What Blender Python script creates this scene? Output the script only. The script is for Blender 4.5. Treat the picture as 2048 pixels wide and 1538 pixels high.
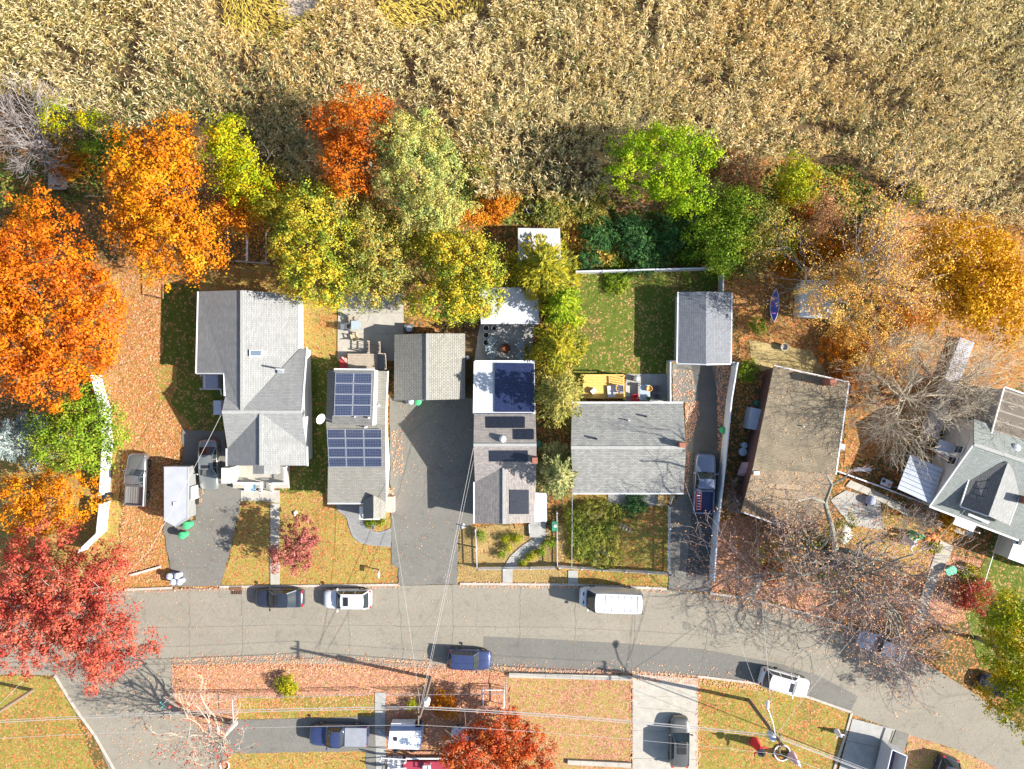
import bpy, math, random
import numpy as np
from mathutils import Vector, Matrix
# ------------------------------------------------------------------ scene, camera, light
for _o in list(bpy.data.objects): bpy.data.objects.remove(_o)
SC = bpy.context.scene
COL = SC.collection
R = math.radians
CAM_H = 72.0            # the camera hangs 72 m above the street and looks straight down
PXM = 20.0              # photograph pixels per metre of ground
cam = bpy.data.cameras.new('camera'); camo = bpy.data.objects.new('camera', cam); COL.objects.link(camo)
camo.location = (0, 0, CAM_H); camo.rotation_euler = (0, 0, 0)
cam.sensor_width = 36.0; cam.lens = 36.0*CAM_H/(2048/PXM); cam.clip_end = 4000; cam.clip_start = 0.5
SC.camera = camo
SUN_EL, SUN_AZ = 31.0, -12.0       # azimuth counted from +X towards +Y: shadows fall to the left and a little up
world = bpy.data.worlds.new('World'); SC.world = world; world.use_nodes = True
wn = world.node_tree.nodes; wl = world.node_tree.links
sky = wn.new('ShaderNodeTexSky'); sky.sky_type = 'NISHITA'; sky.sun_disc = False
sky.sun_elevation = R(SUN_EL); sky.sun_rotation = R(90-SUN_AZ)
wl.new(sky.outputs[0], wn['Background'].inputs[0]); wn['Background'].inputs[1].default_value = 0.1
sd = bpy.data.lights.new('sun', 'SUN'); sd.energy = 5.0; sd.angle = R(0.5); sd.color = (1.0, 0.96, 0.90)
so = bpy.data.objects.new('sun', sd); COL.objects.link(so)
_d = Vector((math.cos(R(SUN_EL))*math.cos(R(SUN_AZ)), math.cos(R(SUN_EL))*math.sin(R(SUN_AZ)), math.sin(R(SUN_EL))))
so.rotation_euler = _d.to_track_quat('Z', 'Y').to_euler(); so.location = (40, -10, 60)
vs = SC.view_settings; vs.view_transform = 'Standard'; vs.look = 'None'; vs.gamma = 1.0; vs.use_curve_mapping = False
vs.exposure = 1.25
SC.render.engine = 'CYCLES'
SC.cycles.max_bounces = 5; SC.cycles.diffuse_bounces = 2; SC.cycles.transmission_bounces = 3

# ------------------------------------------------------------------ helpers
def P(px, py, z=0.0):
    k = (1-z/CAM_H)/PXM
    return Vector(((px-1024)*k, (769-py)*k, z))
def lin(c):
    return tuple(((v/255/12.92) if v/255 <= .04045 else ((v/255+.055)/1.055)**2.4) for v in c)

class MB:
    """collects polygons of one part"""
    def __init__(s): s.v = []; s.f = []; s.m = []; s.uv = {}
    def face(s, pts, m=0, uv=None):
        i = len(s.v); s.v += [tuple(p) for p in pts]; s.f.append(tuple(range(i, i+len(pts)))); s.m.append(m)
        if uv: s.uv[len(s.f)-1] = uv
    def grid(s, rows, m=0, close=False):
        i = len(s.v); n = len(rows[0])
        for r in rows: s.v += [tuple(p) for p in r]
        for a in range(len(rows)-1):
            for b in range(n if close else n-1):
                b2 = (b+1) % n
                s.f.append((i+a*n+b, i+a*n+b2, i+(a+1)*n+b2, i+(a+1)*n+b)); s.m.append(m)
    def prism(s, poly, z0, z1, m=0, bottom=True):
        """poly: xy counter-clockwise; z1 may be a list of heights"""
        n = len(poly); a = 0
        for k in range(n): a += poly[k][0]*poly[(k+1) % n][1]-poly[(k+1) % n][0]*poly[k][1]
        zt = list(z1) if hasattr(z1, '__len__') else [z1]*n
        poly = list(poly)
        if a < 0: poly = poly[::-1]; zt = zt[::-1]
        i = len(s.v)
        s.v += [(p[0], p[1], z0) for p in poly]+[(p[0], p[1], zt[k]) for k, p in enumerate(poly)]
        s.f.append(tuple(i+n+k for k in range(n))); s.m.append(m)
        if bottom: s.f.append(tuple(i+n-1-k for k in range(n))); s.m.append(m)
        for k in range(n):
            k2 = (k+1) % n
            s.f.append((i+k, i+k2, i+n+k2, i+n+k)); s.m.append(m)
    def box(s, c, size, rz=0, m=0):
        ca, sa = math.cos(rz), math.sin(rz); hx, hy = size[0]/2, size[1]/2
        pl = [(c[0]+x*ca-y*sa, c[1]+x*sa+y*ca) for x, y in ((-hx, -hy), (hx, -hy), (hx, hy), (-hx, hy))]
        s.prism(pl, c[2]-size[2]/2, c[2]+size[2]/2, m)
    def bar(s, a, b, w, h, m=0):
        """square bar from a to b"""
        a = Vector(a); b = Vector(b); d = (b-a).normalized()
        u = d.cross(Vector((0, 0, 1)))
        u = u.normalized() if u.length > 1e-4 else Vector((1, 0, 0))
        v = u.cross(d)
        s.grid([[p+u*x*w/2+v*y*h/2 for x, y in ((-1, -1), (1, -1), (1, 1), (-1, 1))] for p in (a, b)], m, True)
        i = len(s.v)-8
        s.f.append((i+3, i+2, i+1, i)); s.m.append(m); s.f.append((i+4, i+5, i+6, i+7)); s.m.append(m)
    def tube(s, path, rad, n=6, m=0, cap=True):
        rows = []; path = [Vector(p) for p in path]
        for k, p in enumerate(path):
            d = (path[min(k+1, len(path)-1)]-path[max(k-1, 0)])
            d = d.normalized() if d.length > 1e-6 else Vector((0, 0, 1))
            u = d.cross(Vector((0.13, 0.31, 0.94)))
            u = u.normalized() if u.length > 1e-3 else Vector((1, 0, 0))
            v = d.cross(u); r = rad[k] if hasattr(rad, '__len__') else rad
            rows.append([p+(u*math.cos(t)+v*math.sin(t))*r for t in [2*math.pi*j/n for j in range(n)]])
        s.grid(rows, m, True)
        if cap:
            i = len(s.v)-n
            s.f.append(tuple(range(i, i+n))); s.m.append(m)
            j = len(s.v)-n*len(rows)
            s.f.append(tuple(range(j+n-1, j-1, -1))); s.m.append(m)
    def lathe(s, prof, c=(0, 0, 0), n=16, m=0, cap=True):
        """prof: list of (radius, z)"""
        rows = [[(c[0]+r*math.cos(2*math.pi*j/n), c[1]+r*math.sin(2*math.pi*j/n), c[2]+z) for j in range(n)] for r, z in prof]
        s.grid(rows, m, True)
        if cap:
            i = len(s.v)-n
            s.f.append(tuple(range(i, i+n))); s.m.append(m)
    def slab(s, pts, t, m=0):
        """roof slope: thick polygon with uv in metres on its top (u along the eave, v up the slope)"""
        pts = [Vector(p) for p in pts]; nn = Vector((0, 0, 0))
        for k in range(len(pts)):
            a, b = pts[k], pts[(k+1) % len(pts)]
            nn += Vector(((a.y-b.y)*(a.z+b.z), (a.z-b.z)*(a.x+b.x), (a.x-b.x)*(a.y+b.y)))
        if nn.z < 0: pts = pts[::-1]; nn = -nn
        nn.normalize(); up = Vector((0, 0, 1))-nn*nn.z
        up = up.normalized() if up.length > 1e-3 else Vector((0, 1, 0))
        al = up.cross(nn)
        n = len(pts); i = len(s.v)
        s.v += [tuple(p) for p in pts]+[(p.x, p.y, p.z-t) for p in pts]
        s.f.append(tuple(range(i, i+n))); s.m.append(m); s.uv[len(s.f)-1] = [(p.dot(al), p.dot(up)) for p in pts]
        s.f.append(tuple(i+n+k for k in range(n-1, -1, -1))); s.m.append(m)
        for k in range(n):
            k2 = (k+1) % n
            s.f.append((i+k2, i+k, i+n+k, i+n+k2)); s.m.append(m)
    def build(s, name, mats, parent=None, origin=(0, 0, 0), smooth=None):
        me = bpy.data.meshes.new(name); o0 = Vector(origin)
        me.from_pydata([(a-o0.x, b-o0.y, c-o0.z) for a, b, c in s.v], [], s.f)
        for mt in (mats if isinstance(mats, (list, tuple)) else [mats]): me.materials.append(mt)
        me.polygons.foreach_set('material_index', s.m)
        if s.uv:
            l = me.uv_layers.new(name='UVMap')
            for fi, uv in s.uv.items():
                st = me.polygons[fi].loop_start
                for k, q in enumerate(uv): l.data[st+k].uv = q
        if smooth is not None:
            me.polygons.foreach_set('use_smooth', [True]*len(s.f)); me.set_sharp_from_angle(angle=R(smooth))
        me.update()
        return link(name, me, parent)

def link(name, me, parent=None):
    o = bpy.data.objects.new(name, me); COL.objects.link(o)
    if parent: o.parent = parent
    return o
def tag(o, label, cat, group=None):
    o['label'] = label; o['category'] = cat
    if group: o['group'] = group
    return o
def empty(name, label, cat, loc=(0, 0, 0), rz=0.0, group=None):
    o = bpy.data.objects.new(name, None); COL.objects.link(o); o.empty_display_size = .3
    o.location = loc; o.rotation_euler = (0, 0, rz)
    return tag(o, label, cat, group)
def struct(o): o['kind'] = 'structure'; return o
def stuff(o): o['kind'] = 'stuff'; return o
def copy_tree(o, parent=None):
    c = o.copy(); COL.objects.link(c); c.parent = parent
    for ch in list(o.children): copy_tree(ch, c)
    return c
def np_mesh(name, V, k, mats, mi=None):
    """mesh of separate k-gons from an (N*k,3) array"""
    V = np.ascontiguousarray(V, dtype=np.float32); n = len(V); nf = n//k
    me = bpy.data.meshes.new(name)
    me.vertices.add(n); me.vertices.foreach_set('co', V.ravel())
    me.loops.add(n); me.loops.foreach_set('vertex_index', np.arange(n, dtype=np.int32))
    me.polygons.add(nf); me.polygons.foreach_set('loop_start', np.arange(0, n, k, dtype=np.int32))
    try: me.polygons.foreach_set('loop_total', np.full(nf, k, dtype=np.int32))
    except Exception: pass
    for m in (mats if isinstance(mats, (list, tuple)) else [mats]): me.materials.append(m)
    if mi is not None: me.polygons.foreach_set('material_index', np.asarray(mi, dtype=np.int32))
    me.update(calc_edges=True); me.validate()
    return me
def in_poly(x, y, poly):
    c = np.zeros(len(x), bool); n = len(poly)
    for i in range(n):
        x1, y1 = poly[i]; x2, y2 = poly[(i+1) % n]
        if y1 == y2: continue
        t = ((y1 > y) != (y2 > y)) & (x < (x2-x1)*(y-y1)/(y2-y1)+x1)
        c ^= t
    return c
def poly_pts(rng, poly, dens):
    """random ground points (metres) inside a pixel polygon, dens per square metre"""
    xs = [p[0] for p in poly]; ys = [p[1] for p in poly]
    n = int((max(xs)-min(xs))*(max(ys)-min(ys))/PXM**2*dens)
    x = rng.uniform(min(xs), max(xs), n); y = rng.uniform(min(ys), max(ys), n)
    k = in_poly(x, y, poly)
    return np.stack([(x[k]-1024)/PXM, (769-y[k])/PXM], 1)

# ------------------------------------------------------------------ materials
def new_mat(name):
    m = bpy.data.materials.new(name); m.use_nodes = True
    nt = m.node_tree; b = nt.nodes['Principled BSDF']
    return m, nt, nt.nodes, nt.links, b
def node(nt, typ, **kw):
    n = nt.nodes.new(typ)
    for k, v in kw.items():
        if k.startswith('_'): setattr(n, k[1:], v)
        else: n.inputs[k.replace('__', ' ')].default_value = v
    return n
def ramp(nt, fac, stops, mode='LINEAR'):
    r = nt.nodes.new('ShaderNodeValToRGB'); r.color_ramp.interpolation = mode
    el = r.color_ramp.elements
    while len(el) < len(stops): el.new(.5)
    for e, (p, c) in zip(el, stops): e.position = p; e.color = (*c, 1) if len(c) == 3 else c
    nt.links.new(fac, r.inputs[0]); return r.outputs[0]
def mix(nt, fac, a, b, mode='MIX'):
    n = nt.nodes.new('ShaderNodeMix'); n.data_type = 'RGBA'; n.blend_type = mode
    for s, v in ((n.inputs[0], fac), (n.inputs[6], a), (n.inputs[7], b)):
        if hasattr(v, 'is_linked') or isinstance(v, bpy.types.NodeSocket): nt.links.new(v, s)
        elif isinstance(v, (int, float)): s.default_value = v
        else: s.default_value = (*v, 1)
    return n.outputs[2]
def math_n(nt, op, a, b=0.0):
    n = nt.nodes.new('ShaderNodeMath'); n.operation = op
    for s, v in ((n.inputs[0], a), (n.inputs[1], b)):
        if isinstance(v, bpy.types.NodeSocket): nt.links.new(v, s)
        else: s.default_value = v
    return n.outputs[0]
def noise(nt, scale, co=None, detail=3, rough=.55):
    n = node(nt, 'ShaderNodeTexNoise', Scale=scale, Detail=detail, Roughness=rough)
    if co is not None: nt.links.new(co, n.inputs['Vector'])
    return n.outputs[0]
def objco(nt):
    return nt.nodes.new('ShaderNodeTexCoord').outputs['Object']
def bump(nt, b, h, dist=.02, strength=.5):
    n = node(nt, 'ShaderNodeBump', Strength=strength, Distance=dist)
    nt.links.new(h, n.inputs['Height']); nt.links.new(n.outputs[0], b.inputs['Normal'])
MATS = {}
def sat(c, k):
    l = .3*c[0]+.59*c[1]+.11*c[2]
    return tuple(min(.9, max(.004, l+(v-l)*k)) for v in c)
def simple(name, c, rough=.6, var=.18, scale=3.0, metal=0.0, bmp=0.0, spec=.3, srgb=False):
    if name in MATS: return MATS[name]
    if srgb: c = lin(c)
    m, nt, N, L, b = new_mat(name)
    co = objco(nt); f = noise(nt, scale, co, 4, .6); f2 = noise(nt, scale*9, co, 2)
    f = math_n(nt, 'ADD', math_n(nt, 'MULTIPLY', f, .7), math_n(nt, 'MULTIPLY', f2, .3))
    c0 = tuple(v*(1-var) for v in c); c1 = tuple(min(1, v*(1+var)) for v in c)
    L.new(ramp(nt, f, [(.3, c0), (.7, c1)]), b.inputs['Base Color'])
    b.inputs['Roughness'].default_value = rough; b.inputs['Metallic'].default_value = metal
    b.inputs['Specular IOR Level'].default_value = spec
    if bmp: bump(nt, b, f2, bmp, .6)
    MATS[name] = m; return m
def paint(name, c, metal=.0, rough=.3):
    if name in MATS: return MATS[name]
    m, nt, N, L, b = new_mat(name)
    f = noise(nt, 2.5, objco(nt), 4)
    L.new(mix(nt, math_n(nt, 'MULTIPLY', f, .16), c, (.22, .2, .17)), b.inputs['Base Color'])
    b.inputs['Roughness'].default_value = rough; b.inputs['Metallic'].default_value = metal
    b.inputs['Coat Weight'].default_value = .6; b.inputs['Coat Roughness'].default_value = .12
    MATS[name] = m; return m
def glass(name='vehicle_glass', c=(.02, .03, .034)):
    if name in MATS: return MATS[name]
    m, nt, N, L, b = new_mat(name)
    b.inputs['Base Color'].default_value = (*c, 1); b.inputs['Roughness'].default_value = .06
    b.inputs['Specular IOR Level'].default_value = .8
    MATS[name] = m; return m
def shingle(name, c1, c2, gap, rowh=.15, tab=.32, stain=.35, staincol=None, streak=(6.0, .35)):
    """asphalt shingles in courses, uv in metres"""
    m, nt, N, L, b = new_mat(name)
    uv = N.new('ShaderNodeUVMap').outputs[0]
    br = node(nt, 'ShaderNodeTexBrick', Scale=1.0); br.inputs['Brick Width'].default_value = tab
    br.inputs['Row Height'].default_value = rowh; br.inputs['Mortar Size'].default_value = rowh*.09
    br.inputs['Mortar Smooth'].default_value = .3; br.inputs['Color1'].default_value = (*c1, 1)
    br.inputs['Color2'].default_value = (*c2, 1); br.inputs['Mortar'].default_value = (*gap, 1)
    L.new(uv, br.inputs['Vector'])
    mp = node(nt, 'ShaderNodeMapping'); mp.inputs['Scale'].default_value = (streak[0]*.25, streak[1]*.6, 1); L.new(uv, mp.inputs[0])
    n1 = noise(nt, 1.0, mp.outputs[0], 5, .6)
    n2 = noise(nt, 26, uv, 2, .7)
    sc = staincol or tuple(v*.45 for v in c1)
    col = mix(nt, math_n(nt, 'MULTIPLY', ramp(nt, n1, [(.42, (0, 0, 0)), (.72, (1, 1, 1))]), stain), br.outputs[0], sc)
    col = mix(nt, .55, col, ramp(nt, n2, [(.3, (.45, .45, .45)), (.72, (1, 1, 1))]), 'MULTIPLY')
    L.new(col, b.inputs['Base Color']); b.inputs['Roughness'].default_value = .9
    b.inputs['Specular IOR Level'].default_value = .15
    bump(nt, b, br.outputs[1], -.012, .8)
    MATS[name] = m; return m
def siding(name, c, rowh=.12):
    m, nt, N, L, b = new_mat(name)
    co = objco(nt); sp = N.new('ShaderNodeSeparateXYZ'); L.new(co, sp.inputs[0])
    z = math_n(nt, 'FRACT', math_n(nt, 'DIVIDE', sp.outputs[2], rowh))
    n = noise(nt, 3, co, 4)
    L.new(mix(nt, math_n(nt, 'MULTIPLY', n, .25), c, tuple(v*.55 for v in c)), b.inputs['Base Color'])
    b.inputs['Roughness'].default_value = .55; bump(nt, b, z, .015, .7)
    MATS[name] = m; return m
def lawn_mat(name, g1, g2, leaves, cover, leaf_scale=6.5, patch=.35, earth=(.16, .10, .05)):
    """turf under fallen leaves: every Voronoi cell is one leaf or a tuft of grass"""
    g1, g2 = sat(g1, 1.06), sat(g2, 1.06); leaves = [sat(c, 1.15) for c in leaves]
    m, nt, N, L, b = new_mat(name); co = objco(nt)
    big = noise(nt, .28, co, 4, .6); mid = noise(nt, 1.6, co, 3); fine = noise(nt, 14, co, 2, .7)
    gr = ramp(nt, math_n(nt, 'ADD', math_n(nt, 'MULTIPLY', mid, .6), math_n(nt, 'MULTIPLY', fine, .4)), [(.3, g1), (.68, g2)])
    gr = mix(nt, ramp(nt, big, [(.52, (0, 0, 0)), (.7, (.5, .5, .5))]), gr, earth)
    vo = node(nt, 'ShaderNodeTexVoronoi', Scale=leaf_scale, Randomness=1.0); L.new(co, vo.inputs['Vector'])
    sp = N.new('ShaderNodeSeparateColor'); L.new(vo.outputs['Color'], sp.inputs[0])
    k = len(leaves)
    lf = ramp(nt, sp.outputs[0], [((i+.5)/k, c) for i, c in enumerate(leaves)])
    lf = mix(nt, .5, lf, ramp(nt, vo.outputs['Distance'], [(.1, (1, 1, 1)), (.75, (.45, .42, .4))]), 'MULTIPLY')
    # coverage: random per cell, pushed up and down by broad patches
    th = math_n(nt, 'ADD', sp.outputs[1], math_n(nt, 'MULTIPLY', math_n(nt, 'SUBTRACT', math_n(nt, 'ADD', math_n(nt, 'MULTIPLY', big, .5), math_n(nt, 'MULTIPLY', mid, .5)), .5), patch*6))
    hit = math_n(nt, 'GREATER_THAN', th, 1-cover)
    gn = noise(nt, 7.5, co, 4, .75)
    L.new(mix(nt, .85, mix(nt, hit, gr, lf), ramp(nt, gn, [(.34, (.38, .38, .38)), (.62, (1, 1, 1))]), 'MULTIPLY'), b.inputs['Base Color'])
    b.inputs['Roughness'].default_value = .9; b.inputs['Specular IOR Level'].default_value = .15
    bump(nt, b, math_n(nt, 'ADD', fine, math_n(nt, 'MULTIPLY', sp.outputs[2], .8)), .07, .9)
    MATS[name] = m; return m
def foliage(name, cols, trans=.18, sc=.5, clump=.6, tint=None, k_=1.0):
    """leaf colours picked per leaf and shifted by clump"""
    cols = [sat(tuple(v*k_ for v in c), 1.08) for c in cols]
    m, nt, N, L, b = new_mat(name)
    g = N.new('ShaderNodeNewGeometry'); co = objco(nt)
    n = noise(nt, sc, co, 3)
    f = math_n(nt, 'ADD', math_n(nt, 'MULTIPLY', g.outputs['Random Per Island'], 1-clump),
               math_n(nt, 'MULTIPLY', ramp(nt, n, [(.3, (0, 0, 0)), (.7, (1, 1, 1))]), clump))
    k = len(cols)
    col = ramp(nt, f, [(.12+.76*i/(k-1) if k > 1 else .5, c) for i, c in enumerate(cols)])
    if tint:      # broad stands that differ in colour
        wn_ = noise(nt, tint[0], co, 2); col = mix(nt, 1.0, col, ramp(nt, wn_, [(.36, tint[1]), (.5, (1, 1, 1)), (.64, tint[2])]), 'MULTIPLY')
    L.new(col, b.inputs['Base Color']); b.inputs['Roughness'].default_value = .6
    b.inputs['Specular IOR Level'].default_value = .2
    t = N.new('ShaderNodeBsdfTranslucent'); L.new(col, t.inputs[0])
    ms = N.new('ShaderNodeMixShader'); ms.inputs[0].default_value = trans
    L.new(b.outputs[0], ms.inputs[1]); L.new(t.outputs[0], ms.inputs[2])
    L.new(ms.outputs[0], N['Material Output'].inputs[0])
    MATS[name] = m; return m
def asphalt(name, c, crack=True, var=.12):
    m, nt, N, L, b = new_mat(name); co = objco(nt)
    big = noise(nt, .22, co, 5, .6); fine = noise(nt, 18, co, 2, .75)
    mp = node(nt, 'ShaderNodeMapping'); mp.inputs['Scale'].default_value = (.03, .55, 1); L.new(co, mp.inputs[0])
    st = noise(nt, 1.0, mp.outputs[0], 4)
    f = math_n(nt, 'ADD', math_n(nt, 'ADD', math_n(nt, 'MULTIPLY', big, .35), math_n(nt, 'MULTIPLY', st, .3)), math_n(nt, 'MULTIPLY', fine, .35))
    col = ramp(nt, f, [(.3, tuple(v*(1-var*1.6) for v in c)), (.7, tuple(v*(1+var*1.3) for v in c))])
    bl = noise(nt, .75, co, 5, .65)
    col = mix(nt, ramp(nt, bl, [(.56, (0, 0, 0)), (.74, (.55, .55, .55))]), col, tuple(v*.55 for v in c))
    sp2 = noise(nt, 5.0, co, 3, .7); col = mix(nt, .6, col, ramp(nt, sp2, [(.32, (.72, .72, .72)), (.6, (1, 1, 1))]), 'MULTIPLY')
    if crack:
        wv = noise(nt, .6, co, 3)
        cx = node(nt, 'ShaderNodeMapping'); L.new(co, cx.inputs[0])
        vm = N.new('ShaderNodeVectorMath'); vm.operation = 'ADD'; L.new(cx.outputs[0], vm.inputs[0])
        cmb = N.new('ShaderNodeCombineXYZ'); L.new(math_n(nt, 'MULTIPLY', wv, 2.0), cmb.inputs[0]); L.new(math_n(nt, 'MULTIPLY', wv, 1.4), cmb.inputs[1]); L.new(cmb.outputs[0], vm.inputs[1])
        vo = node(nt, 'ShaderNodeTexVoronoi', Scale=.16); vo.feature = 'DISTANCE_TO_EDGE'; L.new(vm.outputs[0], vo.inputs['Vector'])
        ck = ramp(nt, vo.outputs[0], [(.0, (1, 1, 1)), (.006, (0, 0, 0))])
        col = mix(nt, math_n(nt, 'MULTIPLY', ck, .4), col, tuple(v*.45 for v in c))
    L.new(col, b.inputs['Base Color']); b.inputs['Roughness'].default_value = .9; b.inputs['Specular IOR Level'].default_value = .2
    bump(nt, b, fine, .01, .4)
    MATS[name] = m; return m
# ------------------------------------------------------------------ ground, streets, lawns
LEAF_O = [(.62, .27, .10), (.75, .36, .16), (.50, .20, .08), (.80, .47, .25), (.36, .17, .09)]     # orange maple litter
LEAF_P = [(.70, .36, .24), (.62, .28, .20), (.80, .48, .34), (.45, .20, .15), (.72, .40, .20)]     # pink-red litter
LEAF_T = [(.55, .36, .15), (.66, .42, .20), (.42, .25, .10), (.70, .50, .26), (.32, .20, .10)]     # tan litter
M_under = lawn_mat('woodland_floor', (.09, .09, .03), (.22, .17, .06), LEAF_O, .45)
M_litter = lawn_mat('orange_leaf_litter', (.34, .24, .08), (.44, .31, .10), LEAF_O, .72, patch=.2)
M_pink = lawn_mat('pink_leaf_litter', (.34, .22, .10), (.50, .32, .16), LEAF_P, .78, patch=.25)
M_gold = lawn_mat('dry_gold_lawn', (.33, .26, .06), (.50, .38, .13), LEAF_O, .34, patch=.35)
M_green = lawn_mat('green_lawn', (.085, .13, .02), (.20, .235, .045), LEAF_T, .2, patch=.3)
M_ggold = lawn_mat('green_gold_lawn', (.24, .23, .04), (.44, .36, .11), LEAF_O, .36, patch=.3)
M_tan = lawn_mat('dry_tan_lawn', (.36, .25, .10), (.50, .36, .16), LEAF_T, .25, patch=.3)
M_tanlit = lawn_mat('tan_leafy_lawn', (.38, .28, .09), (.52, .38, .15), LEAF_P, .45, patch=.4)
M_mud = simple('marsh_mud', (.095, .06, .025), .9, .5, .8, bmp=.08)
M_road = asphalt('street_asphalt', (.27, .24, .187))
M_patch = asphalt('newer_asphalt', (.175, .165, .142), crack=False)
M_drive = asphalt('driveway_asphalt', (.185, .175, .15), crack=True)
M_drive_dark = asphalt('dark_driveway_asphalt', (.11, .105, .095), crack=False, var=.2)
M_conc = simple('concrete', (.39, .36, .30), .85, .16, 1.3, bmp=.01)
M_conc_grey = simple('grey_concrete', (.33, .32, .29), .85, .18, 1.3, bmp=.01)
M_kerb = simple('kerb_concrete', (.42, .37, .31), .85, .2, 2.0)
M_iron = simple('rusty_cast_iron', (.16, .085, .05), .8, .3, 6)
M_irongrey = simple('cast_iron', (.17, .16, .13), .7, .3, 6)

g = MB(); g.face([(-1600, -1600, 0), (1600, -1600, 0), (1600, 1600, 0), (-1600, 1600, 0)])
struct(g.build('ground', M_under))
_jr = np.random.default_rng(9)
def sheet(name, pts, mat, z, jit=0.0):
    b = MB(); q = [P(*p) for p in pts]
    if jit:                      # ragged edge
        o = []
        for i in range(len(q)):
            a, c = q[i], q[(i+1) % len(q)]; n = max(1, int((c-a).length/.5))
            for k in range(n): o.append(a.lerp(c, k/n)+Vector((*_jr.normal(0, jit, 2), 0)))
        q = o
    a = sum(q[i].x*q[(i+1) % len(q)].y-q[(i+1) % len(q)].x*q[i].y for i in range(len(q)))
    if a < 0: q = q[::-1]
    b.face([(p.x, p.y, z) for p in q]); return struct(b.build(name, mat))
def smooth_poly(pts, n=4):
    """Catmull-Rom through open pixel points"""
    out = []
    for i in range(len(pts)-1):
        p0, p1, p2, p3 = pts[max(i-1, 0)], pts[i], pts[i+1], pts[min(i+2, len(pts)-1)]
        for k in range(n):
            t = k/n
            out.append(tuple(.5*((2*p1[j])+(-p0[j]+p2[j])*t+(2*p0[j]-5*p1[j]+4*p2[j]-p3[j])*t*t+(-p0[j]+3*p1[j]-3*p2[j]+p3[j])*t**3) for j in (0, 1)))
    return out+[tuple(pts[-1])]
sheet('marsh', [(-140, -120), (2190, -120), (2190, 500), (2000, 470), (1850, 420), (1700, 340), (1560, 310), (1430, 330), (1250, 400), (1000, 400), (930, 330), (800, 210), (640, 240), (560, 380), (480, 260), (210, 300), (100, 230), (-140, 220)], M_mud, .004)
LAWNS = [
 ('lawn', M_litter, [(180, 520), (330, 560), (395, 560), (395, 880), (330, 930), (330, 1060), (345, 1172), (235, 1180), (250, 1000), (205, 760)]),
 ('lawn', M_green, [(326, 566), (396, 566), (450, 760), (450, 870), (396, 870), (332, 790), (358, 730), (322, 728)]),  # less leafy green lawn, cut to the house's shadow outline to deepen that shade
 ('lawn', M_ggold, [(305, 735), (356, 733), (352, 790), (318, 800)]),
 ('lawn', M_under, [(-60, 330), (330, 330), (330, 535), (180, 525), (-60, 500)]),
 ('lawn', M_gold, [(390, 530), (540, 530), (680, 580), (680, 725), (605, 725), (600, 600), (395, 585)]),
 ('lawn', M_green, [(600, 715), (680, 715), (655, 985), (560, 985), (560, 945), (600, 930)]),
 ('lawn', M_gold, [(482, 1005), (565, 985), (672, 985), (790, 1030), (797, 1135), (797, 1168), (440, 1171), (456, 1120), (482, 1010)]),
 ('lawn', M_tan, [(918, 1055), (1132, 1050), (1132, 1168), (914, 1166)]),
 ('lawn', M_ggold, [(1128, 985), (1350, 985), (1340, 1176), (1128, 1167)]),
 ('lawn', M_green, [(1140, 535), (1450, 535), (1350, 720), (1345, 760), (1140, 760)]),
 ('lawn', M_pink, [(1428, 1040), (1520, 1030), (1700, 1085), (1960, 1120), (1960, 1240), (1800, 1262), (1640, 1230), (1500, 1192), (1420, 1178)]),
 ('lawn', M_gold, [(1740, 1020), (1870, 1040), (1850, 1150), (1700, 1150), (1700, 1060)]),
 ('lawn', M_green, [(1990, 1050), (2160, 1080), (2160, 1420), (1960, 1330), (1930, 1240)]),
 ('lawn', M_litter, [(1440, 430), (2100, 430), (2100, 600), (1470, 600)]),
 ('lawn', M_litter, [(1470, 560), (2100, 560), (2060, 760), (1800, 900), (1690, 930), (1690, 770), (1480, 730)]),
 ('lawn', M_pink, [(345, 1328), (620, 1324), (1018, 1340), (1018, 1540), (345, 1540)]),
 ('lawn', M_ggold, [(470, 1395), (750, 1390), (750, 1436), (478, 1440)]),
 ('lawn', M_gold, [(460, 1500), (770, 1498), (770, 1600), (440, 1600)]),
 ('lawn', M_tanlit, [(1018, 1344), (1263, 1346), (1263, 1600), (1018, 1600)]),
 ('lawn', M_ggold, [(1394, 1354), (1530, 1370), (1620, 1397), (1705, 1427), (1690, 1470), (1655, 1600), (1394, 1600)]),
 ('lawn', M_tanlit, [(1815, 1466), (1950, 1512), (2120, 1590), (2120, 1680), (1800, 1680)]),
 ('lawn', M_ggold, [(-100, 1352), (108, 1352), (152, 1425), (200, 1560), (-100, 1560)]),
 ('lawn', M_gold, [(-60, 900), (240, 900), (240, 1180), (-60, 1185)]),
]
for i, (nm, mt, pl) in enumerate(LAWNS): sheet(nm, pl, mt, .004+.0021*i, .11)
# street with its side street, patch of newer asphalt
north = smooth_poly([(-160, 1188), (60, 1186), (250, 1181), (470, 1175), (800, 1171), (920, 1169), (1150, 1171), (1330, 1179), (1500, 1201), (1640, 1238), (1800, 1300), (1950, 1388), (2060, 1470), (2240, 1620)])
south = smooth_poly([(345, 1331), (620, 1327), (1018, 1343), (1260, 1347), (1395, 1354), (1530, 1371), (1620, 1398), (1705, 1429), (1815, 1468), (1950, 1514), (2100, 1600)])
sheet('road', north+south[::-1]+[(346, 1400), (380, 1440), (430, 1490), (445, 1640), (262, 1640), (185, 1460), (150, 1415), (108, 1350), (-160, 1346)], M_road, .055)
sheet('road_patch', [(967, 1272), (1120, 1279), (1260, 1287), (1400, 1297), (1560, 1327), (1640, 1352), (1715, 1392), (1700, 1424), (1620, 1392), (1530, 1366), (1395, 1350), (1260, 1343), (1018, 1339), (967, 1337)], M_patch, .059)
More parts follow.
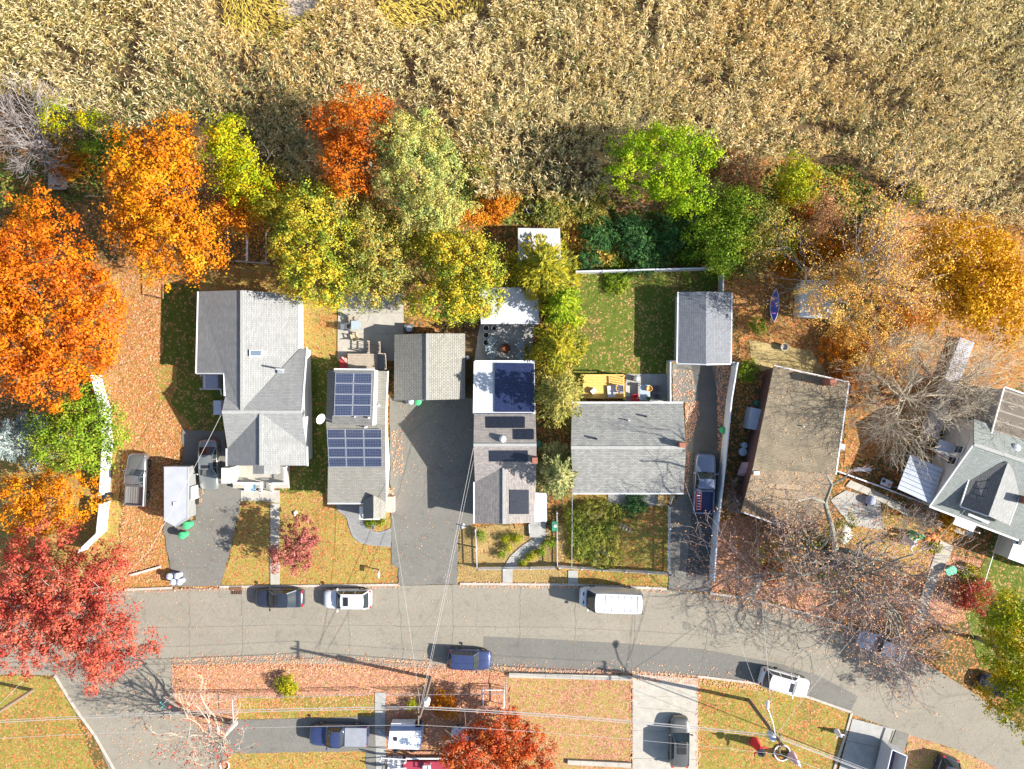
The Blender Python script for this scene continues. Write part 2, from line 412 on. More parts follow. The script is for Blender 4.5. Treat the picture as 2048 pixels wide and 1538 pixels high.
for x, y in ((1374, 1252),):
    b = MB(); c = P(x, y, .062)
    b.lathe([(.42, 0), (.42, .012), (.30, .012), (.30, .004), (.02, .006)], (c.x, c.y, .058), 24)
    tag(b.build('manhole_cover', M_irongrey, None), 'round cast iron manhole cover in the middle of the street', 'manhole')
def seam(pts, label):
    m = MB(); rj = np.random.default_rng(int(pts[0][0])); path = []
    for a, c in zip(pts[:-1], pts[1:]):
        a, c = P(*a, .062), P(*c, .062)
        for k in range(8): q = a.lerp(c, k/8); path.append(Vector((q.x+rj.normal(0, .05), q.y+rj.normal(0, .05), .0625)))
    for a, c in zip(path[:-1], path[1:]):
        d = (c-a).normalized()*.014; u = Vector((-d.y, d.x, 0)); m.face([a-u, c-u, c+u, a+u])
    o = struct(m.build('road_seam', simple('tar_seal', (.14, .115, .09), .9, .3, 4))); return o
for x0, y0, x1, y1 in ((376, 1179, 378, 1330), (480, 1176, 484, 1328), (690, 1176, 700, 1328), (795, 1172, 806, 1330), (905, 1171, 902, 1338), (1040, 1172, 1034, 1340), (1150, 1174, 1146, 1342), (1270, 1178, 1262, 1344), (1420, 1192, 1400, 1352), (1560, 1222, 1520, 1366), (1700, 1268, 1640, 1400)): seam([(x0, y0), ((x0+x1)/2+3, (y0+y1)/2), (x1, y1)], '')
seam([(300, 1255), (560, 1250), (830, 1252), (1100, 1254), (1380, 1268), (1560, 1300)], '')
# kerbs, each stretch in laid lengths
def kerb(name, pts, label, w=.22, h=.13):
    root = None
    b0 = empty(name, label, 'kerb', P(*pts[0])); b0['kind'] = 'structure'
    for i in range(len(pts)-1):
        a = P(*pts[i]); c = P(*pts[i+1]); d = c-a
        n = max(1, int(round(d.length/3.0)))
        for k in range(n):
            s = a+d*(k/n); e = a+d*((k+1)/n)-d.normalized()*.025
            b = MB(); b.bar((s.x, s.y, h/2), (e.x, e.y, h/2), w, h)
            b.build('kerb_stone', M_kerb, b0, b0.location)
kerb('kerb', [(250, 1179), (345, 1175)], 'pale concrete kerb by the red maple')
kerb('kerb', [(440, 1173), (470, 1173), (797, 1169)], 'pale concrete kerb along the front lawns')
kerb('kerb', [(920, 1167), (1150, 1169), (1334, 1177)], 'pale concrete kerb along the picket fences')
kerb('kerb', [(1420, 1186), (1500, 1197), (1640, 1234), (1760, 1280)], 'pale concrete kerb under the big bare oak')
kerb('kerb', [(1395, 1352), (1530, 1368), (1620, 1395), (1703, 1424), (1690, 1470), (1660, 1560)], 'pale concrete kerb round the corner lawn')
kerb('kerb', [(110, 1350), (152, 1418), (190, 1470), (230, 1540)], 'pale concrete kerb of the side street')
# driveways, paths, patios
DR = [
 ('driveway', M_drive, [(366, 860), (450, 862), (455, 955), (482, 962), (482, 1006), (456, 1120), (441, 1172), (347, 1173), (338, 1110), (327, 1062), (330, 1040), (392, 1040), (392, 985), (366, 940)], .066),
 ('driveway', M_drive, [(779, 795), (948, 795), (951, 1045), (918, 1060), (914, 1168), (797, 1170), (797, 1136), (783, 1128)], .066),
 ('driveway', M_drive, [(1345, 726), (1475, 726), (1462, 800), (1446, 940), (1424, 1162), (1424, 1185), (1336, 1178), (1342, 1010), (1366, 985), (1370, 805), (1345, 805)], .066),
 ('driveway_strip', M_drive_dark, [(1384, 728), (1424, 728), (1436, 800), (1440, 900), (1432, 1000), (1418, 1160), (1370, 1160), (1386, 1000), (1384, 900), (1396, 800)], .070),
 ('driveway', M_drive, [(395, 1470), (440, 1452), (475, 1439), (752, 1432), (752, 1600), (735, 1600), (732, 1502), (470, 1506), (430, 1530)], .068),
 ('yard_concrete', M_conc_grey, [(960, 648), (1072, 648), (1060, 725), (948, 725)], .066),
 ('side_yard', M_mud, [(928, 640), (960, 640), (950, 800), (928, 800)], .064),
 ('yard_dirt', simple('bare_yellow_earth', (.42, .31, .13), .9, .25, 1.5, bmp=.03), [(1497, 680), (1620, 700), (1655, 750), (1560, 735), (1520, 742), (1500, 715)], .066),
 ('side_yard', M_under, [(1478, 730), (1548, 730), (1490, 1020), (1430, 1050)], .064),
 ('patio', M_conc_grey, [(1250, 748), (1342, 748), (1342, 806), (1250, 806)], .068),
 ('porch_pad', M_conc_grey, [(1216, 985), (1330, 985), (1330, 1012), (1216, 1012)], .068),
 ('patio', M_conc_grey, [(1690, 980), (1760, 1000), (1765, 1060), (1700, 1050), (1660, 1000)], .064),
]
for nm, mt, pl, z in DR: sheet(nm, pl, mt, z, .035)
def slabs(name, rows, mat, z, h=.05, gap=.03):
    """concrete path cast in bays; rows = list of pixel pairs (left,right) down its length"""
    root = empty(name, name.replace('_', ' ')+' of pale concrete bays', 'path', P(*rows[0][0])); root['kind'] = 'structure'
    for (a, b), (c, d) in zip(rows[:-1], rows[1:]):
        q = [P(*p) for p in (a, b, d, c)]; ce = sum(q, Vector())/4
        q = [ce+(p-ce)*(1-gap/max(.1, (p-ce).length)) for p in q]
        m = MB(); m.prism([(p.x, p.y) for p in q], z, z+h); m.build('slab', mat, root, root.location)
    return root
slabs('front_path', [((541, 1006), (560, 1006)), ((541, 1030), (560, 1030)), ((541, 1058), (560, 1058)), ((541, 1086), (560, 1086)), ((541, 1114), (560, 1114)), ((541, 1144), (560, 1144)), ((541, 1170), (560, 1170))], M_conc, .04)
slabs('porch_path', [((482, 980), (482, 1002)), ((520, 980), (520, 1002)), ((560, 980), (560, 1006))], M_conc, .04)
slabs('garden_path', [((1068, 1075), (1098, 1062)), ((1042, 1092), (1080, 1092)), ((1020, 1112), (1056, 1114)), ((1005, 1136), (1026, 1137)), ((1005, 1167), (1025, 1167))], M_conc_grey, .04)
slabs('gate_path', [((1136, 1140), (1156, 1140)), ((1136, 1168), (1156, 1168))], M_conc_grey, .04)
slabs('concrete_driveway', [((1264, 1347), (1396, 1356)), ((1264, 1391), (1396, 1394)), ((1264, 1413), (1396, 1424)), ((1264, 1460), (1396, 1464)), ((1264, 1516), (1396, 1518)), ((1264, 1580), (1396, 1580))], M_conc, .03)
slabs('concrete_driveway', [((1704, 1436), (1790, 1458)), ((1692, 1480), (1775, 1498)), ((1676, 1540), (1760, 1550)), ((1660, 1600), (1745, 1610))], M_conc_grey, .05)
slabs('asphalt_apron', [((1791, 1459), (1818, 1469)), ((1776, 1499), (1806, 1506)), ((1770, 1540), (1800, 1545)), ((1745, 1610), (1790, 1610))], M_drive, .05)
slabs('side_path', [((750, 1384), (771, 1384)), ((750, 1420), (771, 1420)), ((750, 1456), (771, 1456)), ((751, 1492), (772, 1492)), ((752, 1528), (773, 1528)), ((752, 1570), (773, 1570))], M_conc_grey, .04)
slabs('curved_path', [((1880, 1080), (1906, 1092)), ((1868, 1110), (1900, 1112)), ((1858, 1140), (1880, 1146)), ((1847, 1172), (1867, 1178)), ((1835, 1206), (1855, 1214)), ((1820, 1246), (1842, 1254))], M_conc, .04)
slabs('back_patio', [((676, 586), (808, 586)), ((676, 626), (808, 626)), ((675, 668), (808, 668)), ((675, 722), (792, 722))], M_conc, .04)
slabs('side_walk', [((1512, 1150), (1524, 1152)), ((1500, 1178), (1516, 1182)), ((1490, 1198), (1508, 1200))], M_conc, .04)
slabs('yard_path', [((1690, 972), (1700, 960)), ((1735, 990), (1744, 978)), ((1770, 1008), (1780, 996)), ((1812, 1032), (1820, 1022))], M_conc, .04)
# curved paver walk with a darker border
M_pav = shingle('grey_pavers', (.34, .33, .31), (.28, .28, .27), (.16, .16, .15), .12, .22, .2)
M_pavb = simple('paver_border', (.24, .235, .23), .85, .2, 5)
outer = smooth_poly([(672, 1008), (676, 1022), (692, 1034), (698, 1054), (708, 1076), (732, 1089), (782, 1094)])
inner = smooth_poly([(728, 1008), (725, 1026), (727, 1044), (736, 1056), (748, 1063), (764, 1063), (782, 1056)])
wk = empty('paver_walk', 'curved grey paver walk from the driveway to the front door', 'path', P(700, 1050)); wk['kind'] = 'structure'
def off(a, b, t): return [((1-t)*p[0]+t*q[0], (1-t)*p[1]+t*q[1]) for p, q in zip(a, b)]
def strip(a, b, mat, nm, z, par):
    m = MB()
    for i in range(len(a)-1): m.slab([P(*a[i], z), P(*b[i], z), P(*b[i+1], z), P(*a[i+1], z)], .04)
    m.build(nm, mat, par, par.location)
strip(off(outer, inner, .14), off(outer, inner, .84), M_pav, 'paving', .07, wk)
strip(outer, off(outer, inner, .14), M_pavb, 'border', .075, wk); strip(off(outer, inner, .84), inner, M_pavb, 'border', .075, wk)
# stone retaining wall of the tan lawn below the street
def wall_line(name, pts, label, w, h, mat, seg=1.2, cat='wall'):
    root = empty(name, label, cat, P(*pts[0]))
    for a, c in zip(pts[:-1], pts[1:]):
        a = P(*a); c = P(*c); d = c-a; n = max(1, int(round(d.length/seg)))
        for k in range(n):
            s = a+d*(k/n); e = a+d*((k+1)/n)-d.normalized()*.02
            b = MB(); b.bar((s.x, s.y, h/2), (e.x, e.y, h/2), w, h); b.build('block', mat, root, root.location)
wall_line('retaining_wall', [(1018, 1348), (1262, 1354)], 'low pale block wall along the tan lawn by the street', .45, .35, M_conc)
wall_line('retaining_wall', [(1135, 1522), (1262, 1528)], 'low pale block wall at the foot of the tan lawn', .45, .3, M_conc)
wall_line('lawn_edging', [(262, 1150), (322, 1133)], 'long weathered timber lying on the lawn by the red maple', .22, .2, simple('weathered_timber', (.50, .43, .38), .8, .2, 4), 3.0, 'timber')
# storm drain
dr = empty('storm_drain', 'rusty storm drain grate against the kerb ahead of the black sedan', 'drain', P(473, 1180))
b = MB(); c = P(473, 1176); b.box((c.x, c.y, .1), (1.15, .34, .18)); b.build('inlet_box', M_iron, dr, dr.location)
for k in range(6):
    b = MB(); c = P(464+k*3.6, 1183); b.box((c.x, c.y, .072), (.07, .45, .03)); b.build('grate_bar', M_iron, dr, dr.location)
b = MB(); c = P(473, 1183); b.box((c.x, c.y, .062), (1.1, .5, .012)); b.build('pit', simple('drain_shade', (.02, .015, .01), .9), dr, dr.location)  # thin near-black plate paints the shade of the drain opening
# marsh pools
sheet('water', [(735, -30), (800, -30), (806, 6), (780, 14), (742, 12)], simple('marsh_water', (.10, .055, .02), .1, .2, .5, spec=.5), .012)
sheet('mud_flat', [(560, -30), (650, -30), (640, 20), (600, 38), (575, 46), (555, 30)], simple('pale_mud', (.46, .36, .26), .8, .25, 1.2), .010)
# ------------------------------------------------------------------ trees
RNG = np.random.default_rng(7)
M_bark = simple('grey_bark', (.22, .19, .16), .9, .3, 5, bmp=.03)
M_barkp = simple('pale_bark', (.42, .36, .30), .9, .25, 5, bmp=.02)
M_barkd = simple('dark_bark', (.12, .10, .08), .9, .3, 5)
M_barkg = simple('lichen_bark', (.21, .205, .165), .9, .3, 4)
M_twig = simple('pinkish_twigs', (.30, .22, .19), .9, .25, 1.5)
M_twigt = simple('straw_twigs', (.42, .355, .26), .9, .3, 1.5)
M_twigg = simple('grey_twigs', (.29, .25, .23), .9, .25, 1.5)
FOL = dict(
 orange=foliage('maple_orange', [(.26, .05, .006), (.50, .11, .01), (.60, .165, .018), (.62, .20, .025), (.50, .27, .03)]),
 amber=foliage('maple_amber', [(.26, .08, .008), (.54, .165, .012), (.60, .21, .018), (.62, .27, .03), (.36, .28, .03)]),
 gold=foliage('leaf_gold', [(.30, .15, .01), (.56, .27, .015), (.62, .35, .03), (.60, .26, .02)]),
 ygreen=foliage('leaf_yellow_green', [(.08, .13, .02), (.20, .26, .04), (.40, .40, .06), (.64, .38, .04), (.28, .30, .07)]),
 olive=foliage('leaf_olive', [(.09, .13, .03), (.20, .24, .06), (.38, .35, .10), (.56, .36, .06), (.32, .28, .16)]),
 pale=foliage('leaf_pale_green', [(.14, .20, .05), (.28, .33, .10), (.40, .41, .14), (.54, .42, .09), (.38, .36, .20)]),
 lime=foliage('leaf_lime', [(.10, .16, .01), (.24, .30, .02), (.44, .38, .03), (.60, .30, .03)]),
 rust=foliage('leaf_rust', [(.24, .08, .015), (.52, .16, .02), (.70, .26, .04), (.60, .32, .05), (.26, .22, .04)]),
 redo=foliage('leaf_red_orange', [(.26, .05, .01), (.46, .10, .015), (.56, .17, .025), (.36, .15, .025)]),
 red=foliage('maple_red', [(.16, .025, .02), (.37, .055, .04), (.50, .095, .06), (.50, .165, .09), (.30, .08, .07)]),
 maroon=foliage('leaf_maroon', [(.10, .03, .03), (.28, .08, .07), (.46, .16, .12), (.60, .26, .18)]),
 green=foliage('leaf_green', [(.05, .10, .01), (.13, .22, .02), (.26, .34, .04), (.36, .36, .05)]),
 dkgreen=foliage('leaf_dark_green', [(.02, .06, .02), (.05, .13, .04), (.10, .22, .06), (.14, .20, .05)]),
 blue=foliage('spruce_blue', [(.12, .16, .14), (.26, .32, .29), (.40, .45, .42), (.50, .50, .44)]),
 goldc=foliage('cedar_gold', [(.09, .11, .015), (.22, .23, .03), (.40, .34, .04), (.44, .32, .035)], .25),
 goldt=foliage('cedar_straw', [(.10, .11, .025), (.26, .26, .06), (.44, .37, .11), (.44, .33, .09)], .25),
 greenc=foliage('cedar_green', [(.08, .14, .01), (.18, .28, .02), (.34, .40, .04), (.50, .44, .05)], .25),
 sagec=foliage('cedar_sage', [(.08, .11, .03), (.22, .25, .09), (.42, .40, .17), (.56, .46, .19)], .25),
 willow=foliage('willow_lime', [(.10, .18, .01), (.20, .32, .015), (.32, .42, .02), (.46, .44, .04)], .25),
 brown=foliage('oak_brown', [(.38, .17, .07), (.60, .29, .13), (.70, .40, .20), (.66, .30, .08)]),
 russet=foliage('oak_russet', [(.42, .18, .03), (.70, .33, .07), (.78, .46, .14), (.52, .42, .10), (.74, .40, .24)]),
 crimson=foliage('leaf_crimson', [(.22, .03, .02), (.46, .08, .03), (.58, .14, .04), (.50, .19, .05)]),
 soft=foliage('soft_green', [(.10, .14, .02), (.20, .24, .04), (.30, .29, .06), (.36, .29, .07)]),
)
def leaf_quads(rng, C, size, up=.6, aspect=.62, out=None):
    n = len(C)
    N = rng.normal(size=(n, 3)); N /= np.linalg.norm(N, axis=1)[:, None]
    if out is None: N[:, 2] = np.abs(N[:, 2])
    else: N = N*.62+out          # leaves face outward from their clump
    N += np.array([0, 0, up]); N /= np.linalg.norm(N, axis=1)[:, None]
    T = rng.normal(size=(n, 3)); T -= N*(T*N).sum(1)[:, None]; T /= np.linalg.norm(T, axis=1)[:, None]
    B = np.cross(N, T); s = (size*rng.uniform(.55, 1.35, n))[:, None]
    V = np.stack([C+T*s, C+B*s*aspect, C-T*s*.8, C-B*s*aspect], 1).reshape(-1, 3)
    return V
def grow(mb, rng, p, d, length, r, depth, kids, spread, up, nseg=4, tips=None, min_r=.012, sides=None, wob=.22, taper=.6):
    path = [Vector(p)]; rad = [r]; d = Vector(d).normalized()
    for k in range(nseg):
        d = (d+Vector(rng.normal(0, wob, 3))+Vector((0, 0, up))*.25).normalized()
        path.append(path[-1]+d*length/nseg); rad.append(max(min_r, r*(1-(1-taper)*(k+1)/nseg)))
    if depth == 0: rad[-1] = min_r*.5
    mb.tube(path, rad, sides or (7 if r > .15 else 5 if r > .06 else 3), 0 if r > .05 else 1, cap=False)
    if tips is not None and depth <= 1: tips.append(path[-1])
    if depth == 0: return
    for k in range(kids):
        t = rng.uniform(.3, 1) if k else 1.0
        i = min(nseg-1, int(t*nseg)); q = path[i].lerp(path[i+1], min(1, t*nseg-i))
        ax = Vector(rng.normal(size=3)); ax = (ax-d*ax.dot(d)).normalized()
        nd = (d*math.cos(spread)+ax*math.sin(spread)*(1 if k else .45)).normalized()
        grow(mb, rng, q, nd, length*rng.uniform(.6, .82), max(min_r, rad[min(i+1, nseg)]*rng.uniform(.55, .75)), depth-1, kids, spread, up, nseg, tips, min_r, sides, wob, taper)
def crown_pts(rng, blobs, zc, hz, n, clump_r, per=42, low=-.45, hollow=.35, flat=.65):
    nc = max(6, int(n/per)); w = np.array([b[2]*b[3]*(b[4] if len(b) > 4 else 1) for b in blobs]); w = w/w.sum()
    out = []; drs = []
    ph = rng.uniform(0, 6.28, (len(blobs), 4))
    for bi in rng.choice(len(blobs), nc, p=w):
        b = blobs[bi]
        while True:
            v = rng.normal(size=3); v /= np.linalg.norm(v)
            if v[2] > low: break
        r = hollow+(1-hollow)*rng.random()**.5
        th = math.atan2(v[1], v[0])
        r *= 1+.13*math.sin(2*th+ph[bi, 0])+.10*math.sin(3*th+ph[bi, 1])+.08*math.sin(5*th+ph[bi, 2])+.06*math.sin(8*th+ph[bi, 3])
        c = np.array([b[0]+v[0]*r*b[2], b[1]+v[1]*r*b[3], zc+v[2]*r*hz])
        k = int(per*rng.uniform(.5, 1.5)); cr = clump_r*rng.uniform(.6, 1.3)
        o = rng.normal(size=(k, 3))*np.array([cr, cr, cr*flat])*.6
        out.append(c+o); drs.append(o/(np.linalg.norm(o, axis=1)[:, None]+1e-6)*.75+v*.35)
    return np.concatenate(out), np.concatenate(drs)
def tree(name, label, blobs, h, fol, base=None, n=None, size=.17, bark=None, clump=.62, up=.2, cover=3.8, group=None, cat='tree', trunk_r=None, hollow=.2, limbs=5, lean=(0, 0), per=60):
    """blobs in photograph pixels: (x, y, rx, ry[, weight])"""
    rng = np.random.default_rng(abs(int(blobs[0][0]*31+blobs[0][1]*17))+3)
    base = h*.3 if base is None else base; zc = (h+base)/2; hz = (h-base)/2
    k = (1-zc/CAM_H)/PXM
    bl = [((b[0]-1024)*k, (769-b[1])*k, b[2]*k*1.09, b[3]*k*1.09, b[4] if len(b) > 4 else 1) for b in blobs]
    area = sum(math.pi*b[2]*b[3]*b[4] for b in bl)
    if n is None: size *= .72; n = int(area*cover/(2*size*size*.62))
    w = sum(b[2]*b[3] for b in bl); cx = sum(b[0]*b[2]*b[3] for b in bl)/w+lean[0]; cy = sum(b[1]*b[2]*b[3] for b in bl)/w+lean[1]
    root = empty(name, label, cat, (cx, cy, 0), 0, group)
    C, DR_ = crown_pts(rng, bl, zc, hz, n, clump, per, hollow=hollow)
    V = leaf_quads(rng, C, size, up, out=DR_); V -= np.array([cx, cy, 0])
    link('crown', np_mesh('crown', V, 4, FOL[fol] if isinstance(fol, str) else fol), root)
    mb = MB(); tr = trunk_r or max(.05, h*.02); Rm = max(max(b[2], b[3]) for b in bl)
    top = base+(h-base)*.35
    mb.tube([(0, 0, -.05), (0, 0, base*.5), (rng.normal(0, .1), rng.normal(0, .1), top)], [tr*1.35, tr, tr*.7], 8)
    for b in bl:
        m = max(3, limbs if len(bl) == 1 else 3)
        for j in range(m):
            a = 6.283*(j+rng.uniform(-.3, .3))/m
            tgt = Vector((b[0]-cx+math.cos(a)*b[2]*.7, b[1]-cy+math.sin(a)*b[3]*.7, zc+hz*rng.uniform(-.1, .5)))
            s = Vector((0, 0, base*rng.uniform(.75, 1.1))); d = tgt-s
            grow(mb, rng, s, d, d.length*.55, tr*.45, 2, 3, .55, .05, 4, None, .015, wob=.14)
    mb.build('trunk', [bark or M_bark, bark or M_bark], root)
    return root
def cone_tree(name, label, x, y, rx, ry, h, fol, n_br=70, size=.16, group=None, base=.4, droop=.35, low_r=1.0, dens=1.0):
    """cedar-like: boughs from a central stem, each a spray of narrow leaf faces"""
    rng = np.random.default_rng(int(x*13+y*7)); zc = h*.55; k = (1-zc/CAM_H)/PXM
    cx, cy = (x-1024)*k, (769-y)*k; wx, wy = rx*k, ry*k
    root = empty(name, label, 'tree', (cx, cy, 0), 0, group)
    VV = []; mb = MB(); mb.tube([(0, 0, -.05), (0, 0, h*.5), (0, 0, h*.97)], [h*.022, h*.014, .02], 7)
    for i in range(n_br):
        t = (i+.5)/n_br; z = base+(h-base)*t; a = i*2.39996+rng.normal(0, .25)
        L = (1-t)**.8*low_r*rng.uniform(.75, 1.12)+.06
        m = max(8, int(60*L*max(wx, wy)/2.2*dens))
        u = rng.random(m)**.75; side = rng.normal(0, .13, m)*(1-.4*u)*(L*1.1)
        px = np.cos(a)*u*L-np.sin(a)*side; py = np.sin(a)*u*L+np.cos(a)*side
        pz = z+.35*L-droop*(u**2)*L*max(wx, wy)*.8+rng.normal(0, .12, m)
        C = np.stack([px*wx, py*wy, pz], 1)
        D = np.stack([np.cos(a+rng.normal(0, .5, m)), np.sin(a+rng.normal(0, .5, m)), rng.normal(-.1, .35, m)], 1)
        D /= np.linalg.norm(D, axis=1)[:, None]
        S = np.cross(D, rng.normal(size=(m, 3))*.6+np.array([0, 0, 1.])); S /= np.linalg.norm(S, axis=1)[:, None]+1e-6
        s = (size*rng.uniform(.6, 1.4, m))[:, None]
        VV.append(np.stack([C+D*s*1.5, C+S*s*.42, C-D*s*.9, C-S*s*.42], 1).reshape(-1, 3))
        if i % 3 == 0: mb.tube([(0, 0, z), (math.cos(a)*L*wx*.5, math.sin(a)*L*wy*.5, z+.2*L), (math.cos(a)*L*wx*.85, math.sin(a)*L*wy*.85, z+.2*L-droop*L)], [.035, .022, .01], 3, cap=False)
    link('crown', np_mesh('crown', np.concatenate(VV), 4, FOL[fol]), root)
    mb.build('trunk', M_bark, root)
    return root
def bare_tree(name, label, x, y, h, rads, mats, limbs=7, depth=4, kids=4, r0=.3, leaf=None, nleaf=0, fork=.28, up=.12, spread=.62, lsize=.12, seed=1, wob=.2, targets=None, min_r=.012, group=None, reach=.58):
    """x,y: trunk foot in ground pixels; rads: reach in metres (or explicit limb targets px,py,z)"""
    rng = np.random.default_rng(seed); c = P(x, y)
    root = empty(name, label, 'tree', c, 0, group); mb = MB(); tips = []
    fz = h*fork
    mb.tube([(0, 0, -.05), (rng.normal(0, .08), rng.normal(0, .08), fz*.5), (0, 0, fz)], [r0*1.3, r0, r0*.85], 9)
    tg = []
    if targets: tg = [P(*t[:3])-c for t in targets]; rch = [t[3] if len(t) > 3 else reach for t in targets]
    else:
        for j in range(limbs):
            a = 6.283*(j+rng.uniform(-.3, .3))/limbs
            tg.append(Vector((math.cos(a)*rads[0]*rng.uniform(.7, 1), math.sin(a)*rads[1]*rng.uniform(.7, 1), h*rng.uniform(.65, 1))))
    if not targets: rch = [reach]*len(tg)
    for t, rc_ in zip(tg, rch):
        s = Vector((0, 0, fz*rng.uniform(.7, 1))); d = t-s
        grow(mb, rng, s, d, d.length*rc_, r0*rng.uniform(.45, .6), depth, kids, spread, up, 5, tips, min_r, wob=wob)
    mb.build('trunk', mats, root)
    if leaf:
        T = np.array([tuple(t) for t in tips]); C = T[rng.integers(0, len(T), nleaf)]+rng.normal(0, .28, (nleaf, 3))
        link('crown', np_mesh('crown', leaf_quads(rng, C, lsize, .6), 4, FOL[leaf]), root)
    return root
def shrub(name, label, x, y, r, h, fol, size=.1, cover=3.5, group=None, cat='shrub', ry=None):
    return tree(name, label, [(x, y, r, ry or r)], h, fol, base=h*.12, size=size, clump=.22, cover=cover, group=group, cat=cat, trunk_r=.03, hollow=.2, limbs=3, per=24)

tree('maple_tree', 'big orange maple at the left edge beside the leaf-strewn yard', [(95, 600, 135, 160), (60, 740, 110, 70, .8), (190, 650, 55, 90, .8), (-20, 560, 90, 120, .7)], 12.5, 'orange', size=.19, base=4, clump=.6)
tree('maple_tree', 'amber-orange maple behind the grey L-shaped house', [(310, 350, 95, 95), (345, 480, 95, 75), (270, 430, 55, 80, .8)], 11.5, 'amber', size=.18, base=3.5)
tree('ash_tree', 'yellow-green tree against the reeds right of the amber maple', [(455, 300, 52, 55), (490, 360, 52, 55)], 9, 'lime', size=.16)
tree('understory_tree', 'low rust and green tree behind the trellis frame', [(480, 430, 60, 48), (520, 400, 40, 40)], 6, 'rust', size=.15, cover=3)
tree('oak_tree', 'broad yellow-green tree overhanging the back corner of the grey house', [(630, 470, 95, 90), (640, 560, 85, 50, .9)], 10, 'ygreen', size=.15, base=3.2, clump=.5)
tree('oak_tree', 'thinner olive tree over the concrete back patio', [(755, 500, 70, 80), (740, 580, 70, 42, .45), (800, 560, 45, 50, .5)], 9, 'olive', size=.14, clump=.45, cover=3.0)
tree('maple_tree', 'rust-red maple standing against the reed bed', [(720, 255, 78, 72), (700, 340, 55, 60, .9)], 10, 'redo', size=.16)
tree('locust_tree', 'pale green airy tree right of the rust-red maple', [(835, 330, 92, 88), (865, 420, 75, 48), (800, 290, 50, 50, .8)], 10.5, 'pale', size=.13, clump=.42, cover=4.4)
tree('oak_tree', 'yellow and green speckled tree above the garage', [(925, 530, 88, 70), (900, 605, 78, 48), (960, 590, 45, 50, .8)], 9.5, 'ygreen', size=.15, clump=.45, base=3)
tree('oak_tree', 'green-gold tree filling in left of the broad yellow-green one', [(565, 430, 46, 48)], 7, 'ygreen', size=.14)
tree('oak_tree', 'olive tree between the rust-red maple and the patio tree', [(690, 420, 55, 45), (745, 440, 40, 36)], 7.5, 'olive', size=.14)
tree('oak_tree', 'yellow-green tree below the pale green airy one', [(860, 480, 55, 40), (805, 470, 40, 34)], 7, 'ygreen', size=.14)
tree('holly_tree', 'green and orange tree right of the lime-green willow', [(1478, 425, 48, 46)], 5.5, 'green', size=.13, base=.6)
tree('understory_tree', 'yellow-green tree above the canoe', [(1560, 470, 46, 44)], 5, 'ygreen', size=.13, base=.6)
tree('understory_tree', 'small orange sapling between the pale green tree and the white shed', [(935, 435, 34, 22)], 3.5, 'rust', size=.11)
cone_tree('cedar_tree', 'golden cedar with drooping sprays beside the white-roofed shed', 1085, 535, 90, 94, 9, 'goldc', 110, .17)
cone_tree('cedar_tree', 'bright green cedar between the two golden cedars', 1122, 610, 62, 62, 6.5, 'greenc', 80, .15)
cone_tree('cedar_tree', 'golden-green cedar over the fire pit yard', 1114, 695, 72, 76, 7.5, 'goldc', 90, .15)
cone_tree('cedar_tree', 'straw-gold cedar between the two houses with solar and plain roofs', 1120, 795, 70, 80, 8.5, 'goldt', 95, .15)
cone_tree('cedar_tree', 'sage-green cedar by the front corner of the plain grey roof', 1118, 948, 54, 70, 7.5, 'sagec', 85, .14)
tree('willow_tree', 'feathery lime-green willow at the edge of the reeds', [(1320, 325, 92, 78), (1365, 395, 55, 40, .8), (1240, 350, 40, 40, .7)], 8.5, 'willow', size=.15, clump=.5, up=.25, base=1.5)
tree('holly_tree', 'dark green bushy tree behind the white back fence', [(1440, 470, 62, 50), (1445, 520, 38, 28)], 6, 'green', size=.14, base=.8)
tree('birch_tree', 'small bright yellow tree below the reed bed', [(1592, 362, 46, 46)], 6, 'lime', size=.14)
tree('understory_tree', 'mixed orange and green sapling right of the dark green tree', [(1520, 435, 46, 44), (1510, 490, 38, 36)], 5, 'olive', size=.13)
tree('understory_tree', 'red-tinged sapling beside the yellow tree', [(1640, 430, 50, 50)], 5.5, 'brown', size=.12, cover=1.8)
tree('maple_tree', 'golden-orange maple at the right edge below the reeds', [(1935, 530, 95, 92), (1985, 600, 75, 75), (1865, 500, 45, 62, .7), (1900, 620, 60, 50, .6)], 12, 'gold', size=.17, base=3.5)
tree('oak_tree', 'thin russet oak leaves above the white slatted frame', [(1780, 560, 85, 80), (1700, 600, 90, 90, .9), (1640, 600, 60, 60, .5), (1750, 690, 70, 50, .6)], 10, 'russet', size=.10, cover=1.1, clump=.5, base=3, bark=M_barkg)
bare_tree('oak_tree', 'half-bare oak with pale upright limbs above the slatted frame', 1660, 640, 11.5, None, [M_barkg, M_twigg], depth=4, kids=3, r0=.36, leaf='russet', nleaf=5000, lsize=.085, seed=5, fork=.3,
  targets=[(1720, 400, 10), (1790, 470, 10), (1650, 470, 9), (1850, 600, 9), (1745, 540, 11.5), (1830, 420, 8)])
bare_tree('weeping_tree', 'leafless straw-coloured tree beside the white house with dormers', 1795, 793, 6.5, (8.6, 5.4), [M_twigt, M_twigt], limbs=17, depth=4, kids=4, r0=.2, fork=.25, up=-.05, seed=8, spread=.5, min_r=.011)
bare_tree('weeping_tree', 'small leafless tree between the wooden boardwalk and the brown roof', 1912, 775, 5.5, (5.2, 4.6), [M_twigt, M_twigt], limbs=11, depth=4, kids=3, r0=.13, fork=.25, up=-.04, seed=18, spread=.5, min_r=.011)
